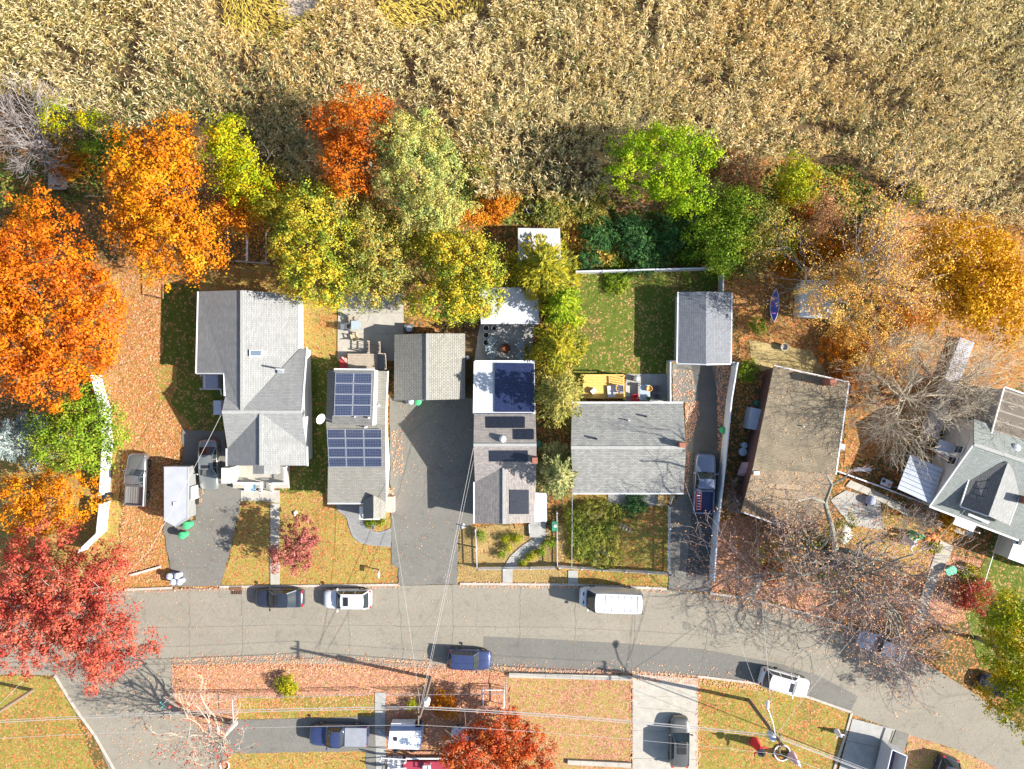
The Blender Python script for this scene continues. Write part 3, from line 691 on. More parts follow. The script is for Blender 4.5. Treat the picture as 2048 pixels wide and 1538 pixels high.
oak = bare_tree('oak_tree', 'huge nearly leafless oak spreading over the street corner', 1634, 1082, 13, None, [M_barkg, M_twig], depth=4, kids=4, r0=.55, leaf='brown', nleaf=5200, lsize=.08, seed=11, fork=.3, spread=.52, min_r=.015, reach=.56, wob=.27,
  targets=[(1560, 1140, 9), (1540, 1220, 9), (1580, 1300, 10), (1690, 1320, 10), (1830, 1350, 11), (1930, 1270, 11), (1860, 1170, 10), (1760, 1090, 8), (1740, 1220, 12), (1650, 1190, 11)])
lm = MB(); lr = np.random.default_rng(4)       # the heavy limb that reaches back over the brown-roofed house
for pth, rr in (([(1672, 1100, 3.6), (1662, 1050, 7), (1650, 1005, 9.3), (1664, 968, 10.6), (1650, 945, 11.4)], [.3, .24, .18, .12, .06]), ([(1650, 1005, 9.3), (1625, 995, 10.4), (1596, 1000, 11.2)], [.13, .09, .04]), ([(1664, 968, 10.6), (1690, 955, 11.2), (1702, 940, 11.8)], [.1, .07, .03])):
    q = [P(*t)-oak.location for t in pth]; lm.tube(q, rr, 8)
    for a in q[1:]: grow(lm, lr, a, Vector(lr.normal(size=3))+Vector((-.3, .2, .3)), 1.5, .05, 2, 3, .6, .05, 4, None, .014, wob=.25)
lm.build('limb', [M_barkg, M_twig], oak)
tree('oak_saplings', 'low yellow-brown oak regrowth in front of the brown-roofed house', [(1600, 1105, 80, 50), (1680, 1060, 36, 34), (1650, 1140, 60, 40)], 4.5, 'olive', size=.13, cover=1.3, clump=.5)
tree('maple_tree', 'yellow-green tree leaning over the street at the right edge', [(2040, 1290, 75, 95), (2050, 1400, 70, 70), (2000, 1230, 40, 45, .5)], 9, 'lime', size=.16)
tree('maple_tree', 'large red maple overhanging the street at the left', [(110, 1180, 125, 110), (190, 1270, 105, 70, .85), (60, 1250, 90, 85, .8), (215, 1330, 35, 38, .8), (225, 1120, 45, 40, .8)], 11, 'red', size=.15, clump=.5, cover=3.2, bark=M_barkp, base=3.5)
tree('maple_tree', 'orange-yellow tree behind the white fence at the left edge', [(110, 1005, 85, 66), (30, 1010, 60, 60, .6)], 8, 'amber', size=.15, clump=.5, cover=2.6)
tree('elm_tree', 'dense green tree hanging over the white fence', [(160, 865, 88, 82)], 8, 'green', size=.15, base=2)
tree('oak_thicket', 'grey-brown leafless thicket beneath the big orange maple', [(110, 780, 70, 36)], 4, 'brown', size=.1, cover=.7)
cone_tree('spruce_tree', 'silvery blue spruce at the left edge', 22, 882, 66, 70, 8, 'blue', 95, .13)
tree('plum_tree', 'small maroon plum tree casting a crisp shadow on the path', [(600, 1085, 38, 50), (572, 1115, 34, 30)], 4.6, 'maroon', size=.13, clump=.35, cover=3.6, base=1.4)
bare_tree('thicket_tree', 'round leafless grey tree at the edge of the reeds', 100, 290, 6, (4.2, 3.4), [M_twigg, M_twigg], limbs=15, depth=4, kids=3, r0=.2, fork=.2, seed=21, up=.05, min_r=.014)
tree('understory_tree', 'lime-yellow young tree inside the round grey thicket', [(115, 235, 28, 36), (185, 240, 20, 18)], 5.5, 'lime', size=.13, cover=3)
tree('understory_tree', 'low green undergrowth left of the amber maple', [(200, 300, 40, 26), (235, 285, 30, 20)], 3, 'green', size=.12, cover=2.5)
tree('dogwood_tree', 'small red-orange tree over the white car below the street', [(1010, 1470, 70, 45), (960, 1510, 75, 45), (1050, 1520, 55, 45), (920, 1500, 45, 30, .6)], 5, 'crimson', size=.14, clump=.4)
bare_tree('sycamore_tree', 'leafless pale-limbed tree over the side street', 470, 1445, 7.5, None, [M_barkp, M_twigt], depth=4, kids=3, r0=.26, leaf='red', nleaf=550, lsize=.12, seed=31, fork=.45, min_r=.012,
  targets=[(330, 1490, 7), (380, 1400, 6.5), (400, 1530, 7), (470, 1530, 6), (340, 1440, 7), (440, 1500, 7.5), (390, 1470, 7.5)])
tree('tall_grass', 'soft green patch of tall grass in the fenced front yard', [(1190, 1040, 48, 42), (1195, 1095, 50, 40), (1175, 1065, 36, 60)], 1.0, 'soft', size=.12, clump=.3, up=.8, base=.05)  # low mound of long grass shaped with the tree builder, not a tree
bare_tree('lilac_bush', 'leafless purple-grey bush beside the path to the white house', 1812, 1030, 2.6, (2.0, 1.8), [M_twigg, M_twigg], limbs=10, depth=3, kids=4, r0=.05, fork=.15, seed=41, min_r=.012)
bare_tree('lilac_bush', 'leafless reddish bush at the corner of the brown-roofed house', 1478, 985, 2.4, (1.6, 1.8), [M_twig, M_twig], limbs=10, depth=3, kids=4, r0=.05, fork=.15, seed=43, min_r=.012)
# shrubs
SHR = [
 (1910, 1045, 24, 1.8, 'gold', 'yellow bush at the end of the white rail fence'), (1950, 1190, 36, 1.6, 'red', 'red bush beside the curved path'),
 (1545, 1142, 26, 1.4, 'redo', 'bright red-orange bush in the leafy yard by the oak'), (573, 1372, 22, 1.2, 'lime', 'yellow bush in the pink leaf strip below the street'),
 (885, 1408, 28, 1.3, 'amber', 'orange bush beside the frame of pale pipe'), (822, 1410, 11, .9, 'lime', 'small yellow bush by the utility pole'),
 (1496, 742, 22, 1.8, 'green', 'leafy green bush behind the tall white fence'), (1442, 510, 22, 3.2, 'lime', 'yellow-green bush at the end of the back fence'),
 (962, 1072, 11, 1.0, 'green', 'green bush inside the corner of the picket fence'), (1012, 1077, 9, .8, 'lime', 'upper left yellow-green bush along the garden path'),
 (1033, 1076, 11, .8, 'lime', 'upper right yellow-green bush along the garden path'), (1014, 1096, 9, .7, 'ygreen', 'second lowest bush left of the garden path'),
 (1003, 1108, 8, .7, 'green', 'lowest bush left of the garden path'), (1100, 1086, 11, 1.0, 'green', 'dark green bush against the side picket fence'),
 (1082, 1102, 11, .9, 'green', 'bright green bush right of the garden path'), (1067, 1108, 9, .7, 'ygreen', 'middle bush right of the garden path'),
 (1057, 1116, 8, .6, 'lime', 'third bush down right of the garden path'), (1047, 1124, 8, .6, 'lime', 'lowest yellow-green bush right of the garden path'),
 (1200, 470, 36, 2.2, 'dkgreen', 'dark thicket bush below the pale shed roof'), (1270, 475, 46, 2.6, 'dkgreen', 'broad dark green bush behind the back fence'),
 (1180, 515, 24, 1.6, 'dkgreen', 'blue-green bush at the left end of the back fence'), (1345, 465, 40, 2.4, 'dkgreen', 'dark bush right of the broad one behind the back fence'),
 (1300, 515, 36, 1.5, 'dkgreen', 'low dark bush close behind the white back fence'), (1375, 515, 24, 1.4, 'green', 'small green bush close behind the white back fence'),
 (1110, 420, 46, 1.4, 'olive', 'straggly olive bush by the white tubs'), (1180, 410, 44, 1.6, 'olive', 'straggly bush between the tubs and the willow'),
 (1000, 410, 34, 1.6, 'rust', 'brownish bush left of the white tubs'), (1430, 400, 40, 2.2, 'pale', 'pale scrub below the lime-green willow'),
 (1478, 350, 50, 2.2, 'brown', 'brown scrub right of the lime-green willow'), (1830, 385, 22, 1.8, 'lime', 'small yellow shrub in the reeds'), (1540, 470, 42, 2.6, 'ygreen', 'yellow-green bush below the mixed orange sapling'), (1590, 430, 40, 2.4, 'redo', 'red-orange bush under the small yellow tree'), (1500, 520, 34, 1.8, 'olive', 'olive bush right of the white fence end'), (1560, 520, 40, 1.8, 'rust', 'rusty bush above the canoe'), (1650, 510, 46, 2.2, 'amber', 'amber bush behind the tarpaulin shelter'), (1620, 470, 36, 2.2, 'russet', 'russet bush left of the pale upright limbs'), (1740, 480, 46, 2.4, 'russet', 'russet bush below the half-bare oak limbs'), (1800, 640, 50, 1.8, 'amber', 'low amber bush left of the golden-orange maple'), (1480, 455, 34, 2.6, 'green', 'green bush right of the dark green tree'), (1400, 440, 36, 2.4, 'dkgreen', 'dark green bush below the lime-green willow'), (1690, 690, 46, 1.6, 'amber', 'orange bush above the worn brown roof'), (560, 345, 26, 2.2, 'olive', 'olive bush between the yellow-green tree and the reeds'), (575, 395, 36, 2.4, 'rust', 'rust-coloured bush above the broad yellow-green tree'), (690, 415, 34, 2.2, 'dkgreen', 'dark bush below the rust-red maple'), (955, 330, 36, 2.4, 'olive', 'olive bush between the pale green tree and the reeds'), (140, 330, 36, 1.2, 'rust', 'low rusty brush below the grey thicket'), (60, 440, 46, 1.2, 'rust', 'rusty brush above the big orange maple'), (260, 320, 26, 2.0, 'rust', 'rusty brush above the amber maple'),
 (1515, 650, 16, 1.2, 'green', 'green bush below the canoe'), (1700, 760, 40, 1.6, 'rust', 'rusty undergrowth by the corner of the brown roof'),
 (1235, 555, 30, .6, 'green', 'ground-hugging green patch inside the back fence'), (742, 1045, 10, .5, 'green', 'left planting in the curve of the paver walk'),
 (762, 1046, 9, .5, 'ygreen', 'right planting in the curve of the paver walk'), (1270, 1008, 26, .8, 'dkgreen', 'dark low hedge in the shade of the front eave'),
 (1870, 1095, 12, .5, 'lime', 'low yellow plant beside the path with pumpkins'), (1940, 1150, 22, .8, 'ygreen', 'green and orange bed beside the wheelbarrow'),
 (2030, 1240, 20, 1.4, 'green', 'green bush in the lawn at the right edge'), (1790, 1240, 26, 1.0, 'rust', 'rusty bush beside the kerb under the oak'),
]
for x, y, r, h, f, lb in SHR: shrub('shrub', lb, x, y, r, h, f, size=.1 if r > 14 else .075)
# ------------------------------------------------------------------ reed bed
M_plume = foliage('reed_plume', [(.50, .36, .20), (.64, .49, .30), (.73, .59, .38), (.58, .41, .23)], .1, .25, .4, (.045, (1.0, .90, .78), (.95, .98, .93)))
M_reedt = foliage('reed_leaf_tan', [(.30, .19, .055), (.54, .38, .13), (.68, .52, .23), (.76, .62, .32)], .12, .2, .4, (.045, (1.0, .87, .70), (.93, .97, .90)))
M_reedg = foliage('reed_leaf_green', [(.07, .10, .03), (.17, .20, .07), (.34, .32, .14), (.54, .44, .24)], .08, .2, .4)
M_sedge = foliage('flattened_sedge', [(.42, .28, .06), (.58, .42, .10), (.66, .52, .15), (.50, .40, .06)], .25, .3, .6)
def reeds(name, label, poly, dens, hgt, green_fn, seed, plume=True, holes=()):
    rng = np.random.default_rng(seed); XY = poly_pts(rng, poly, dens)
    px = XY[:, 0]*PXM+1024; py = 769-XY[:, 1]*PXM
    keep = np.ones(len(XY), bool)
    # broad lodged patches and gaps
    q = np.sin(px*.021+1.3*np.sin(py*.017))+np.sin(py*.028+1.1*np.sin(px*.013))
    keep &= rng.random(len(XY)) > np.clip(-.25-q*.45, 0, .55)
    for hl in holes: keep &= ~in_poly(px, py, hl)
    XY = XY[keep]; px = px[keep]; py = py[keep]; n = len(XY)
    H = hgt*rng.uniform(.72, 1.1, n)*(1+.1*np.sin(px*.011+py*.02))
    th = rng.normal(2.5, .9, n)+.9*np.sin(px*.009)+.8*np.cos(py*.012)          # wind-combed lean
    ln = rng.uniform(.1, .5, n)*H*.45
    top = np.stack([XY[:, 0]+np.cos(th)*ln, XY[:, 1]+np.sin(th)*ln, H], 1); bot = np.stack([XY[:, 0], XY[:, 1], np.zeros(n)], 1)
    gr = rng.random(n) < green_fn(px, py)
    VV = []; MI = []
    if plume:
        D = np.stack([np.cos(th+rng.normal(0, .5, n)), np.sin(th+rng.normal(0, .5, n)), rng.uniform(.2, 1.0, n)], 1); D /= np.linalg.norm(D, axis=1)[:, None]
        for r in range(2):
            S = np.cross(D, rng.normal(size=(n, 3))); S /= np.linalg.norm(S, axis=1)[:, None]
            L = rng.uniform(.28, .52, n)[:, None]; w = rng.uniform(.03, .055, n)[:, None]
            VV.append(np.stack([top, top+D*L*.45+S*w, top+D*L, top+D*L*.45-S*w], 1).reshape(-1, 3)); MI.append(np.zeros(n, int))
    for r in range(9):
        f = rng.uniform(.45, .98, n)[:, None]; o = bot+(top-bot)*f
        a = rng.uniform(0, 6.28, n) if r % 2 else th+rng.normal(0, .7, n)
        D = np.stack([np.cos(a), np.sin(a), rng.uniform(-.1, .7, n)], 1); L = rng.uniform(.26, .6, n)[:, None]
        S = np.stack([-np.sin(a), np.cos(a), rng.normal(0, .5, n)], 1); w = rng.uniform(.015, .032, n)[:, None]
        mid = o+D*L*.55; tip = o+D*L-np.array([0, 0, 1.])*L*.45
        VV.append(np.stack([o, mid+S*w, tip, mid-S*w], 1).reshape(-1, 3)); MI.append(np.where(gr, 2, 1))
    me = np_mesh(name, np.concatenate(VV), 4, [M_plume, M_reedt, M_reedg], np.concatenate(MI))
    return stuff(tag(link(name, me), label, 'reeds'))
edge = [(-140, -130), (2190, -130), (2190, 510), (2000, 460), (1900, 440), (1820, 400), (1740, 370), (1690, 325), (1640, 320), (1560, 330), (1500, 360), (1440, 350), (1410, 300), (1240, 290), (1215, 380), (1180, 415), (1050, 400), (960, 400), (930, 330), (860, 250), (800, 215), (680, 230), (655, 300), (660, 350), (600, 390), (545, 330), (480, 250), (400, 260), (300, 285), (210, 290), (190, 240), (100, 205), (-140, 200)]
channels = [[(262, 172), (270, 120), (296, 62), (314, 70), (300, 120), (296, 178)], [(955, 60), (962, -40), (990, -40), (982, 48)], [(1290, 120), (1300, 40), (1308, 44), (1302, 122)], [(1560, 260), (1640, 250), (1700, 275), (1690, 290), (1600, 275)], [(820, 130), (850, 120), (838, 190), (815, 185)]]
holes = [[(440, -140), (560, -140), (680, -20), (640, 60), (560, 110), (490, 85), (450, 60)], [(740, -140), (970, -140), (965, 20), (930, 60), (800, 70), (760, 30)]]
def gf(px, py): return np.clip(.2+.55*np.exp(-((px-430)/260)**2-((py-230)/130)**2)+.35*np.exp(-((px-1000)/200)**2-((py-330)/80)**2)+.3*np.exp(-((px-1700)/160)**2-((py-310)/50)**2), 0, .85)
reeds('reed_bed', 'tall tan reed bed filling the top of the view', edge, 9.6, 2.7, gf, 3, holes=holes+channels)
# flattened sedge
rng = np.random.default_rng(12); VV = []
for hl in holes:
    XY = poly_pts(rng, hl, 38); n = len(XY); a = 2.2+.8*np.sin(XY[:, 0]*.5)+rng.normal(0, .5, n)
    o = np.stack([XY[:, 0], XY[:, 1], rng.uniform(.15, .55, n)*(1+.6*np.sin(XY[:, 0]*1.1)*np.sin(XY[:, 1]*1.3))], 1)
    D = np.stack([np.cos(a), np.sin(a), rng.uniform(-.1, .35, n)], 1); S = np.stack([-np.sin(a), np.cos(a), rng.normal(0, .3, n)], 1)
    L = rng.uniform(.3, .6, n)[:, None]; w = rng.uniform(.03, .06, n)[:, None]
    px = XY[:, 0]*PXM+1024; py = 769-XY[:, 1]*PXM
    k = ~(in_poly(px, py, [(590, -30), (645, -30), (640, 18), (600, 36), (580, 30)]) | in_poly(px, py, [(735, -30), (800, -30), (804, 6), (742, 10)]))
    VV.append(np.stack([o, o+D*L*.5+S*w, o+D*L, o+D*L*.5-S*w], 1)[k].reshape(-1, 3))
stuff(tag(link('marsh_grass', np_mesh('marsh_grass', np.concatenate(VV), 4, M_sedge)), 'low golden marsh grass around the muddy pools', 'grass'))
# tangled undergrowth between reeds and yards
rng = np.random.default_rng(15); UC = []
for pl, dn, hh in (([(540, 330), (660, 370), (640, 420), (540, 420)], 40, 1.6), ([(920, 330), (960, 390), (1230, 400), (1230, 440), (1150, 450), (1140, 540), (1120, 450), (930, 455)], 45, 1.3),
                   ([(1140, 430), (1420, 420), (1560, 330), (1700, 335), (1790, 430), (1740, 520), (1560, 545), (1450, 530), (1150, 535)], 48, 1.5), ([(-40, 320), (210, 320), (215, 400), (-40, 420)], 22, .6)):
    XY = poly_pts(rng, pl, dn); hz = hh*(.45+.55*np.sin(XY[:, 0]*1.1+2*np.sin(XY[:, 1]*.9))*np.sin(XY[:, 1]*1.3+XY[:, 0]*.4))
    UC.append(np.column_stack([XY, np.clip(hz, .1, 9)*rng.uniform(.4, 1.1, len(XY))+.08]))
UC = np.concatenate(UC)
M_tangle = foliage('undergrowth_leaf', [(.04, .08, .015), (.10, .16, .03), (.22, .25, .05), (.42, .32, .06), (.44, .18, .04)], .2, .22, .75)
stuff(tag(link('undergrowth', np_mesh('undergrowth', leaf_quads(rng, UC, .15, .5), 4, M_tangle)), 'tangled low green and russet undergrowth along the edge of the reeds', 'undergrowth'))
# ------------------------------------------------------------------ fallen leaves on the hard surfaces
rng = np.random.default_rng(77); LV = []
M_fallen = foliage('fallen_leaf', [(.45, .20, .12), (.66, .32, .20), (.78, .46, .30), (.74, .40, .14)], .1, .4, .3)
def drift(poly, dens, size=.085, z=.085):
    XY = poly_pts(rng, poly, dens)
    if len(XY): LV.append(leaf_quads(rng, np.column_stack([XY, rng.uniform(z, z+.03, len(XY))]), size, 3.5))
def along(pts, w, dens, **k):
    for a, b in zip(pts[:-1], pts[1:]):
        d = math.hypot(b[0]-a[0], b[1]-a[1]); nx, ny = -(b[1]-a[1])/d*w, (b[0]-a[0])/d*w
        drift([(a[0]-nx, a[1]-ny), (b[0]-nx, b[1]-ny), (b[0]+nx, b[1]+ny), (a[0]+nx, a[1]+ny)], dens, **k)
drift(north+south[::-1], .8, .06); drift(south[:24]+[(x, y-24) for x, y in south[:24]][::-1], 4)
along([(250, 1181), (470, 1175), (800, 1171)], 5, 40); along([(920, 1169), (1150, 1171), (1330, 1179)], 6, 40)
along([(1420, 1188), (1640, 1240), (1790, 1300)], 10, 30); along([(345, 1328), (620, 1324), (860, 1336)], 14, 45); along([(860, 1336), (1018, 1342), (1260, 1350), (1400, 1360), (1560, 1376)], 9, 55)
drift([(782, 860), (806, 860), (808, 950), (786, 950)], 30); drift([(776, 975), (788, 975), (790, 1000), (776, 1000)], 60); drift([(800, 800), (950, 800), (914, 1165), (797, 1165)], 2, .06)
drift([(347, 1040), (450, 1000), (440, 1165), (350, 1165)], 4, .06); drift([(392, 960), (412, 965), (405, 1010), (392, 1010)], 40)
drift([(1370, 805), (1396, 800), (1398, 830), (1385, 870), (1372, 900)], 90); drift([(1345, 740), (1384, 740), (1390, 800), (1345, 800)], 25); drift([(1432, 730), (1470, 730), (1452, 900), (1436, 905)], 90)
drift([(1366, 900), (1380, 900), (1376, 990), (1366, 985)], 80); drift([(1340, 1000), (1430, 1000), (1420, 1165), (1340, 1165)], 6, .06); drift([(1264, 1350), (1395, 1356), (1395, 1536), (1264, 1536)], 3, .06)
along([(1396, 1356), (1396, 1536)], 4, 50); along([(1264, 1350), (1264, 1536)], 4, 40); drift([(150, 1350), (345, 1340), (440, 1500), (250, 1536)], 6, .07)
drift([(1430, 1040), (1520, 1030), (1700, 1085), (1950, 1120), (1940, 1230), (1800, 1262), (1640, 1230), (1430, 1178)], 16, .1, .03); drift([(1690, 985), (1760, 1000), (1765, 1060), (1700, 1050)], 10)
drift([(345, 1330), (1010, 1342), (1010, 1420), (345, 1420)], 22, .09, .03); drift([(205, 540), (320, 560), (322, 800), (385, 880), (330, 940), (330, 1160), (240, 1170)], 20, .09, .03)
drift([(1700, 980), (1500, 940), (1560, 740), (1690, 770)], 0.0)
drift([(768, 1395), (1010, 1395), (1010, 1530), (768, 1530)], 22, .09, .03)
stuff(tag(link('fallen_leaves', np_mesh('fallen_leaves', np.concatenate(LV), 4, M_fallen)), 'fallen autumn leaves scattered over street, drives and lawns', 'leaves'))
# ------------------------------------------------------------------ buildings
SH_grey = shingle('light_grey_shingles', (.355, .355, .335), (.29, .29, .275), (.15, .15, .15), .15, .4, .35, (.20, .20, .19))
SH_warm = shingle('warm_grey_shingles', (.33, .31, .265), (.27, .255, .22), (.12, .115, .10), .16, .4, .3, (.17, .16, .13))
SH_gar = shingle('garage_shingles', (.36, .34, .29), (.28, .27, .23), (.10, .095, .08), .19, .3, .25, (.2, .19, .16))
SH_mix = shingle('pinkish_grey_shingles', (.40, .35, .30), (.27, .25, .24), (.15, .13, .12), .16, .3, .3, (.22, .20, .20))
SH_pat = shingle('patterned_grey_shingles', (.38, .37, .33), (.26, .255, .24), (.15, .15, .14), .17, .34, .45, (.19, .19, .18))
SH_brown = shingle('worn_brown_shingles', (.40, .305, .20), (.32, .245, .165), (.19, .145, .10), .15, .34, .75, (.17, .145, .105), (3.0, 1.2))
SH_shed = shingle('shed_shingles', (.27, .28, .30), (.21, .22, .24), (.12, .12, .12), .17, .3, .35, (.18, .18, .18))
SH_green = shingle('green_grey_shingles', (.35, .37, .335), (.28, .30, .275), (.15, .16, .15), .16, .34, .3, (.2, .21, .2))
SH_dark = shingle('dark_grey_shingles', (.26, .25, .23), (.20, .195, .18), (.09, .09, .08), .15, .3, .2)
M_white = siding('white_siding', (.68, .68, .66)); M_cream = siding('cream_siding', (.70, .66, .56)); M_blueg = siding('blue_grey_siding', (.42, .46, .52))
M_redwall = siding('maroon_siding', (.13, .06, .05)); M_palewall = siding('pale_siding', (.62, .62, .56))
M_trim = simple('white_trim', (.66, .66, .65), .45, .06, 2); M_vinyl = simple('white_vinyl', (.64, .65, .67), .4, .07, 1.5)
M_membrane = simple('white_roof_membrane', (.48, .49, .51), .6, .12, .8); M_metalroof = simple('grey_metal_roof', (.42, .45, .50), .45, .12, 1.5, spec=.5)
M_brownroll = shingle('brown_roll_roofing', (.20, .165, .13), (.18, .15, .12), (.36, .32, .26), 1.0, 40, .3, (.13, .11, .09))
M_wood = simple('grey_weathered_wood', (.36, .30, .23), .8, .25, 4); M_deck = simple('honey_wood', (.72, .44, .12), .7, .2, 4)
M_cap = simple('ridge_shingle', (.33, .325, .30), .9, .2, 6)
M_brick = simple('old_brick', (.30, .12, .08), .85, .3, 6, bmp=.02)
M_win = glass('window_glass', (.03, .04, .05)); M_pipe = simple('galvanised_metal', (.55, .56, .57), .4, .15, 5, .6)
M_black = simple('black_plastic', (.025, .025, .028), .5, .2, 5); M_frame = simple('aluminium_frame', (.62, .63, .66), .35, .08, 5, .5)
def solar_mat(name, cell=.155, c=(.018, .035, .11), line=(.42, .45, .52)):
    m, nt, N, L, b = new_mat(name); uv = N.new('ShaderNodeUVMap').outputs[0]
    br = node(nt, 'ShaderNodeTexBrick', Scale=1.0); br.offset = 0.0
    br.inputs['Brick Width'].default_value = cell; br.inputs['Row Height'].default_value = cell; br.inputs['Mortar Size'].default_value = cell*.055
    br.inputs['Color1'].default_value = (*c, 1); br.inputs['Color2'].default_value = (c[0]*1.6, c[1]*1.5, c[2]*1.3, 1); br.inputs['Mortar'].default_value = (*line, 1)
    L.new(uv, br.inputs['Vector']); L.new(br.outputs[0], b.inputs['Base Color']); b.inputs['Roughness'].default_value = .16
    b.inputs['Specular IOR Level'].default_value = .6
    MATS[name] = m; return m
M_solar = solar_mat('blue_solar_cells', .155, (.012, .02, .055), (.22, .24, .29)); M_solarb = solar_mat('black_solar_cells', .16, (.012, .014, .022), (.03, .033, .045))
def house(name, label, faces, roof, wall, over=.35, cat='house', t=.14, z0=-.05, roofname='roof_slope'):
    pts = [P(*p) for f in faces for p in f]
    cx = (min(p.x for p in pts)+max(p.x for p in pts))/2; cy = (min(p.y for p in pts)+max(p.y for p in pts))/2
    hx = (max(p.x for p in pts)-min(p.x for p in pts))/2; hy = (max(p.y for p in pts)-min(p.y for p in pts))/2
    root = empty(name, label, cat, (cx, cy, 0)); w = MB()
    for f in faces:
        q = [P(*p) for p in f]
        w.prism([(cx+(p.x-cx)*(1-over/hx), cy+(p.y-cy)*(1-over/hy)) for p in q], z0, [p.z-t-.02 for p in q], 0, False)
        b = MB(); b.slab(q, t); b.build(roofname, roof, root, root.location)
    w.build('wall', wall, root, root.location)
    return root
def part(root, name, mb, mat, smooth=None): return mb.build(name, mat, root, root.location, smooth)
def pbar(root, name, a, b, w, h, mat, dz=0):
    m = MB(); p, q = P(*a), P(*b); m.bar((p.x, p.y, p.z+dz), (q.x, q.y, q.z+dz), w, h); return part(root, name, m, mat)
def pbox(root, name, px, py, z0, z1, sx, sy, mat, rz=0):
    m = MB(); p = P(px, py, (z0+z1)/2); m.box((p.x, p.y, (z0+z1)/2), (sx, sy, z1-z0), rz); return part(root, name, m, mat)
def pcyl(root, name, px, py, z0, z1, r, mat, n=14, prof=None):
    m = MB(); p = P(px, py, z1); m.lathe(prof or [(r, z0), (r, z1), (r*.6, z1+.01)], (p.x, p.y, 0), n); return part(root, name, m, mat, 40)
def panels(root, corners, nx, ny, mat, name='solar_panel', up=.1, gap=.035, frame=True):
    """corners: NW, NE, SE, SW pixels with roof height; one object per panel with its frame as sub-part"""
    q = [P(c[0], c[1], c[2])+Vector((0, 0, up)) for c in corners]
    def at(u, v): return (q[0]*(1-u)+q[1]*u)*(1-v)+(q[3]*(1-u)+q[2]*u)*v
    w = (q[1]-q[0]).length/nx; h = (q[3]-q[0]).length/ny
    for i in range(nx):
        for j in range(ny):
            u0, u1, v0, v1 = i/nx+gap/w/nx, (i+1)/nx-gap/w/nx, j/ny+gap/h/ny, (j+1)/ny-gap/h/ny
            c = [at(u0, v0), at(u0, v1), at(u1, v1), at(u1, v0)]
            b = MB(); b.slab(c, .04)
            uv0 = b.uv[0]; mx = min(a for a, _ in uv0); my = min(a for _, a in uv0); b.uv[0] = [(a-mx, d-my) for a, d in uv0]
            o = b.build(name, mat, root, root.location)
            if frame:
                f = MB()
                for k in range(4): f.bar(c[k]+Vector((0, 0, -.01)), c[(k+1) % 4]+Vector((0, 0, -.01)), .035, .045)
                f.build('frame', M_frame, o, root.location)
def window(root, a, b, z0, z1, mat_frame=None):
    """window on a wall: a, b ground pixels of its two jambs"""
    p, q = P(*a), P(*b); d = (q-p).normalized(); n = Vector((d.y, -d.x, 0))
    f = MB(); ce = (p+q)/2; rz = math.atan2(d.y, d.x); L = (q-p).length
    f.box((ce.x, ce.y, (z0+z1)/2), (L+.16, .10, z1-z0+.16), rz); o = part(root, 'window', f, mat_frame or M_trim)
    for s in (-.25, .25):
        g = MB(); g.box((ce.x, ce.y, (z0+z1)/2+s*(z1-z0)), (L-.06, .13, (z1-z0)/2-.06), rz); g.build('pane', M_win, o, root.location)
def vent(root, px, py, z, r=.06, h=.5, mat=None): pcyl(root, 'vent_pipe', px, py, z-.2, z+h, r, mat or M_pipe, 10)

# --- grey L-shaped house
R_ = 4.85
h1 = house('grey_house', 'L-shaped house with pale grey shingle roof, skylight and white front porch', [
 [(397, 583, 3.0), (484, 580, R_), (484, 821, R_), (450, 794, 4.2), (449, 746, 4.1), (393, 746, 3.0)],
 [(484, 580, R_), (597, 590, 2.55), (597, 698, 2.6), (484, 821, R_)],
 [(484, 821, R_), (597, 700, 2.65), (613, 695, 2.6), (603, 824, R_)],
 [(450, 794, 4.3), (444, 824, R_), (484, 821, R_)],
 [(444, 824, R_), (522, 826, R_), (455, 897, 3.45)],
 [(522, 826, R_), (603, 824, R_), (612, 893, 3.4)],
 [(522, 826, R_), (522, 931, R_), (454, 931, 3.45), (455, 897, 3.45)],
 [(522, 826, R_), (612, 893, 3.4), (613, 931, 3.35), (522, 931, R_)]], SH_grey, M_white)
for a, b in (((396, 583, 3.0), (392, 747, 3.0)), ((598, 590, 2.55), (598, 697, 2.6)), ((453, 897, 3.45), (453, 932, 3.45)), ((614, 893, 3.4), (615, 932, 3.35)), ((614, 694, 2.6), (604, 824, R_)), ((393, 747, 3.0), (448, 747, 4.05)), ((448, 747, 4.05), (449, 792, 4.25))):
    pbar(h1, 'gutter', a, b, .13, .12, M_trim, -.04)
for a, b in (((484, 581, R_), (484, 821, R_)), ((444, 824, R_), (603, 824, R_)), ((522, 827, R_), (522, 931, R_))): pbar(h1, 'ridge_cap', a, b, .3, .05, M_cap, .02)
b = MB(); z = 4.35; c = [P(500, 700, 4.62), P(526, 700, 4.08), P(526, 713, 4.08), P(500, 713, 4.62)]
b.slab([p+Vector((0, 0, .16)) for p in c], .3); sk = part(h1, 'skylight', b, M_trim)
b = MB(); ce = sum(c, Vector())/4; b.slab([ce+(p-ce)*.82+Vector((0, 0, .19)) for p in c], .03); b.build('pane', glass('skylight_glass', (.10, .13, .16)), sk, h1.location)
pcyl(h1, 'flue_pipe', 552, 738, 3.2, 5.1, .09, M_pipe); pbox(h1, 'flue_base', 562, 742, 3.2, 3.75, .5, .45, M_pipe)
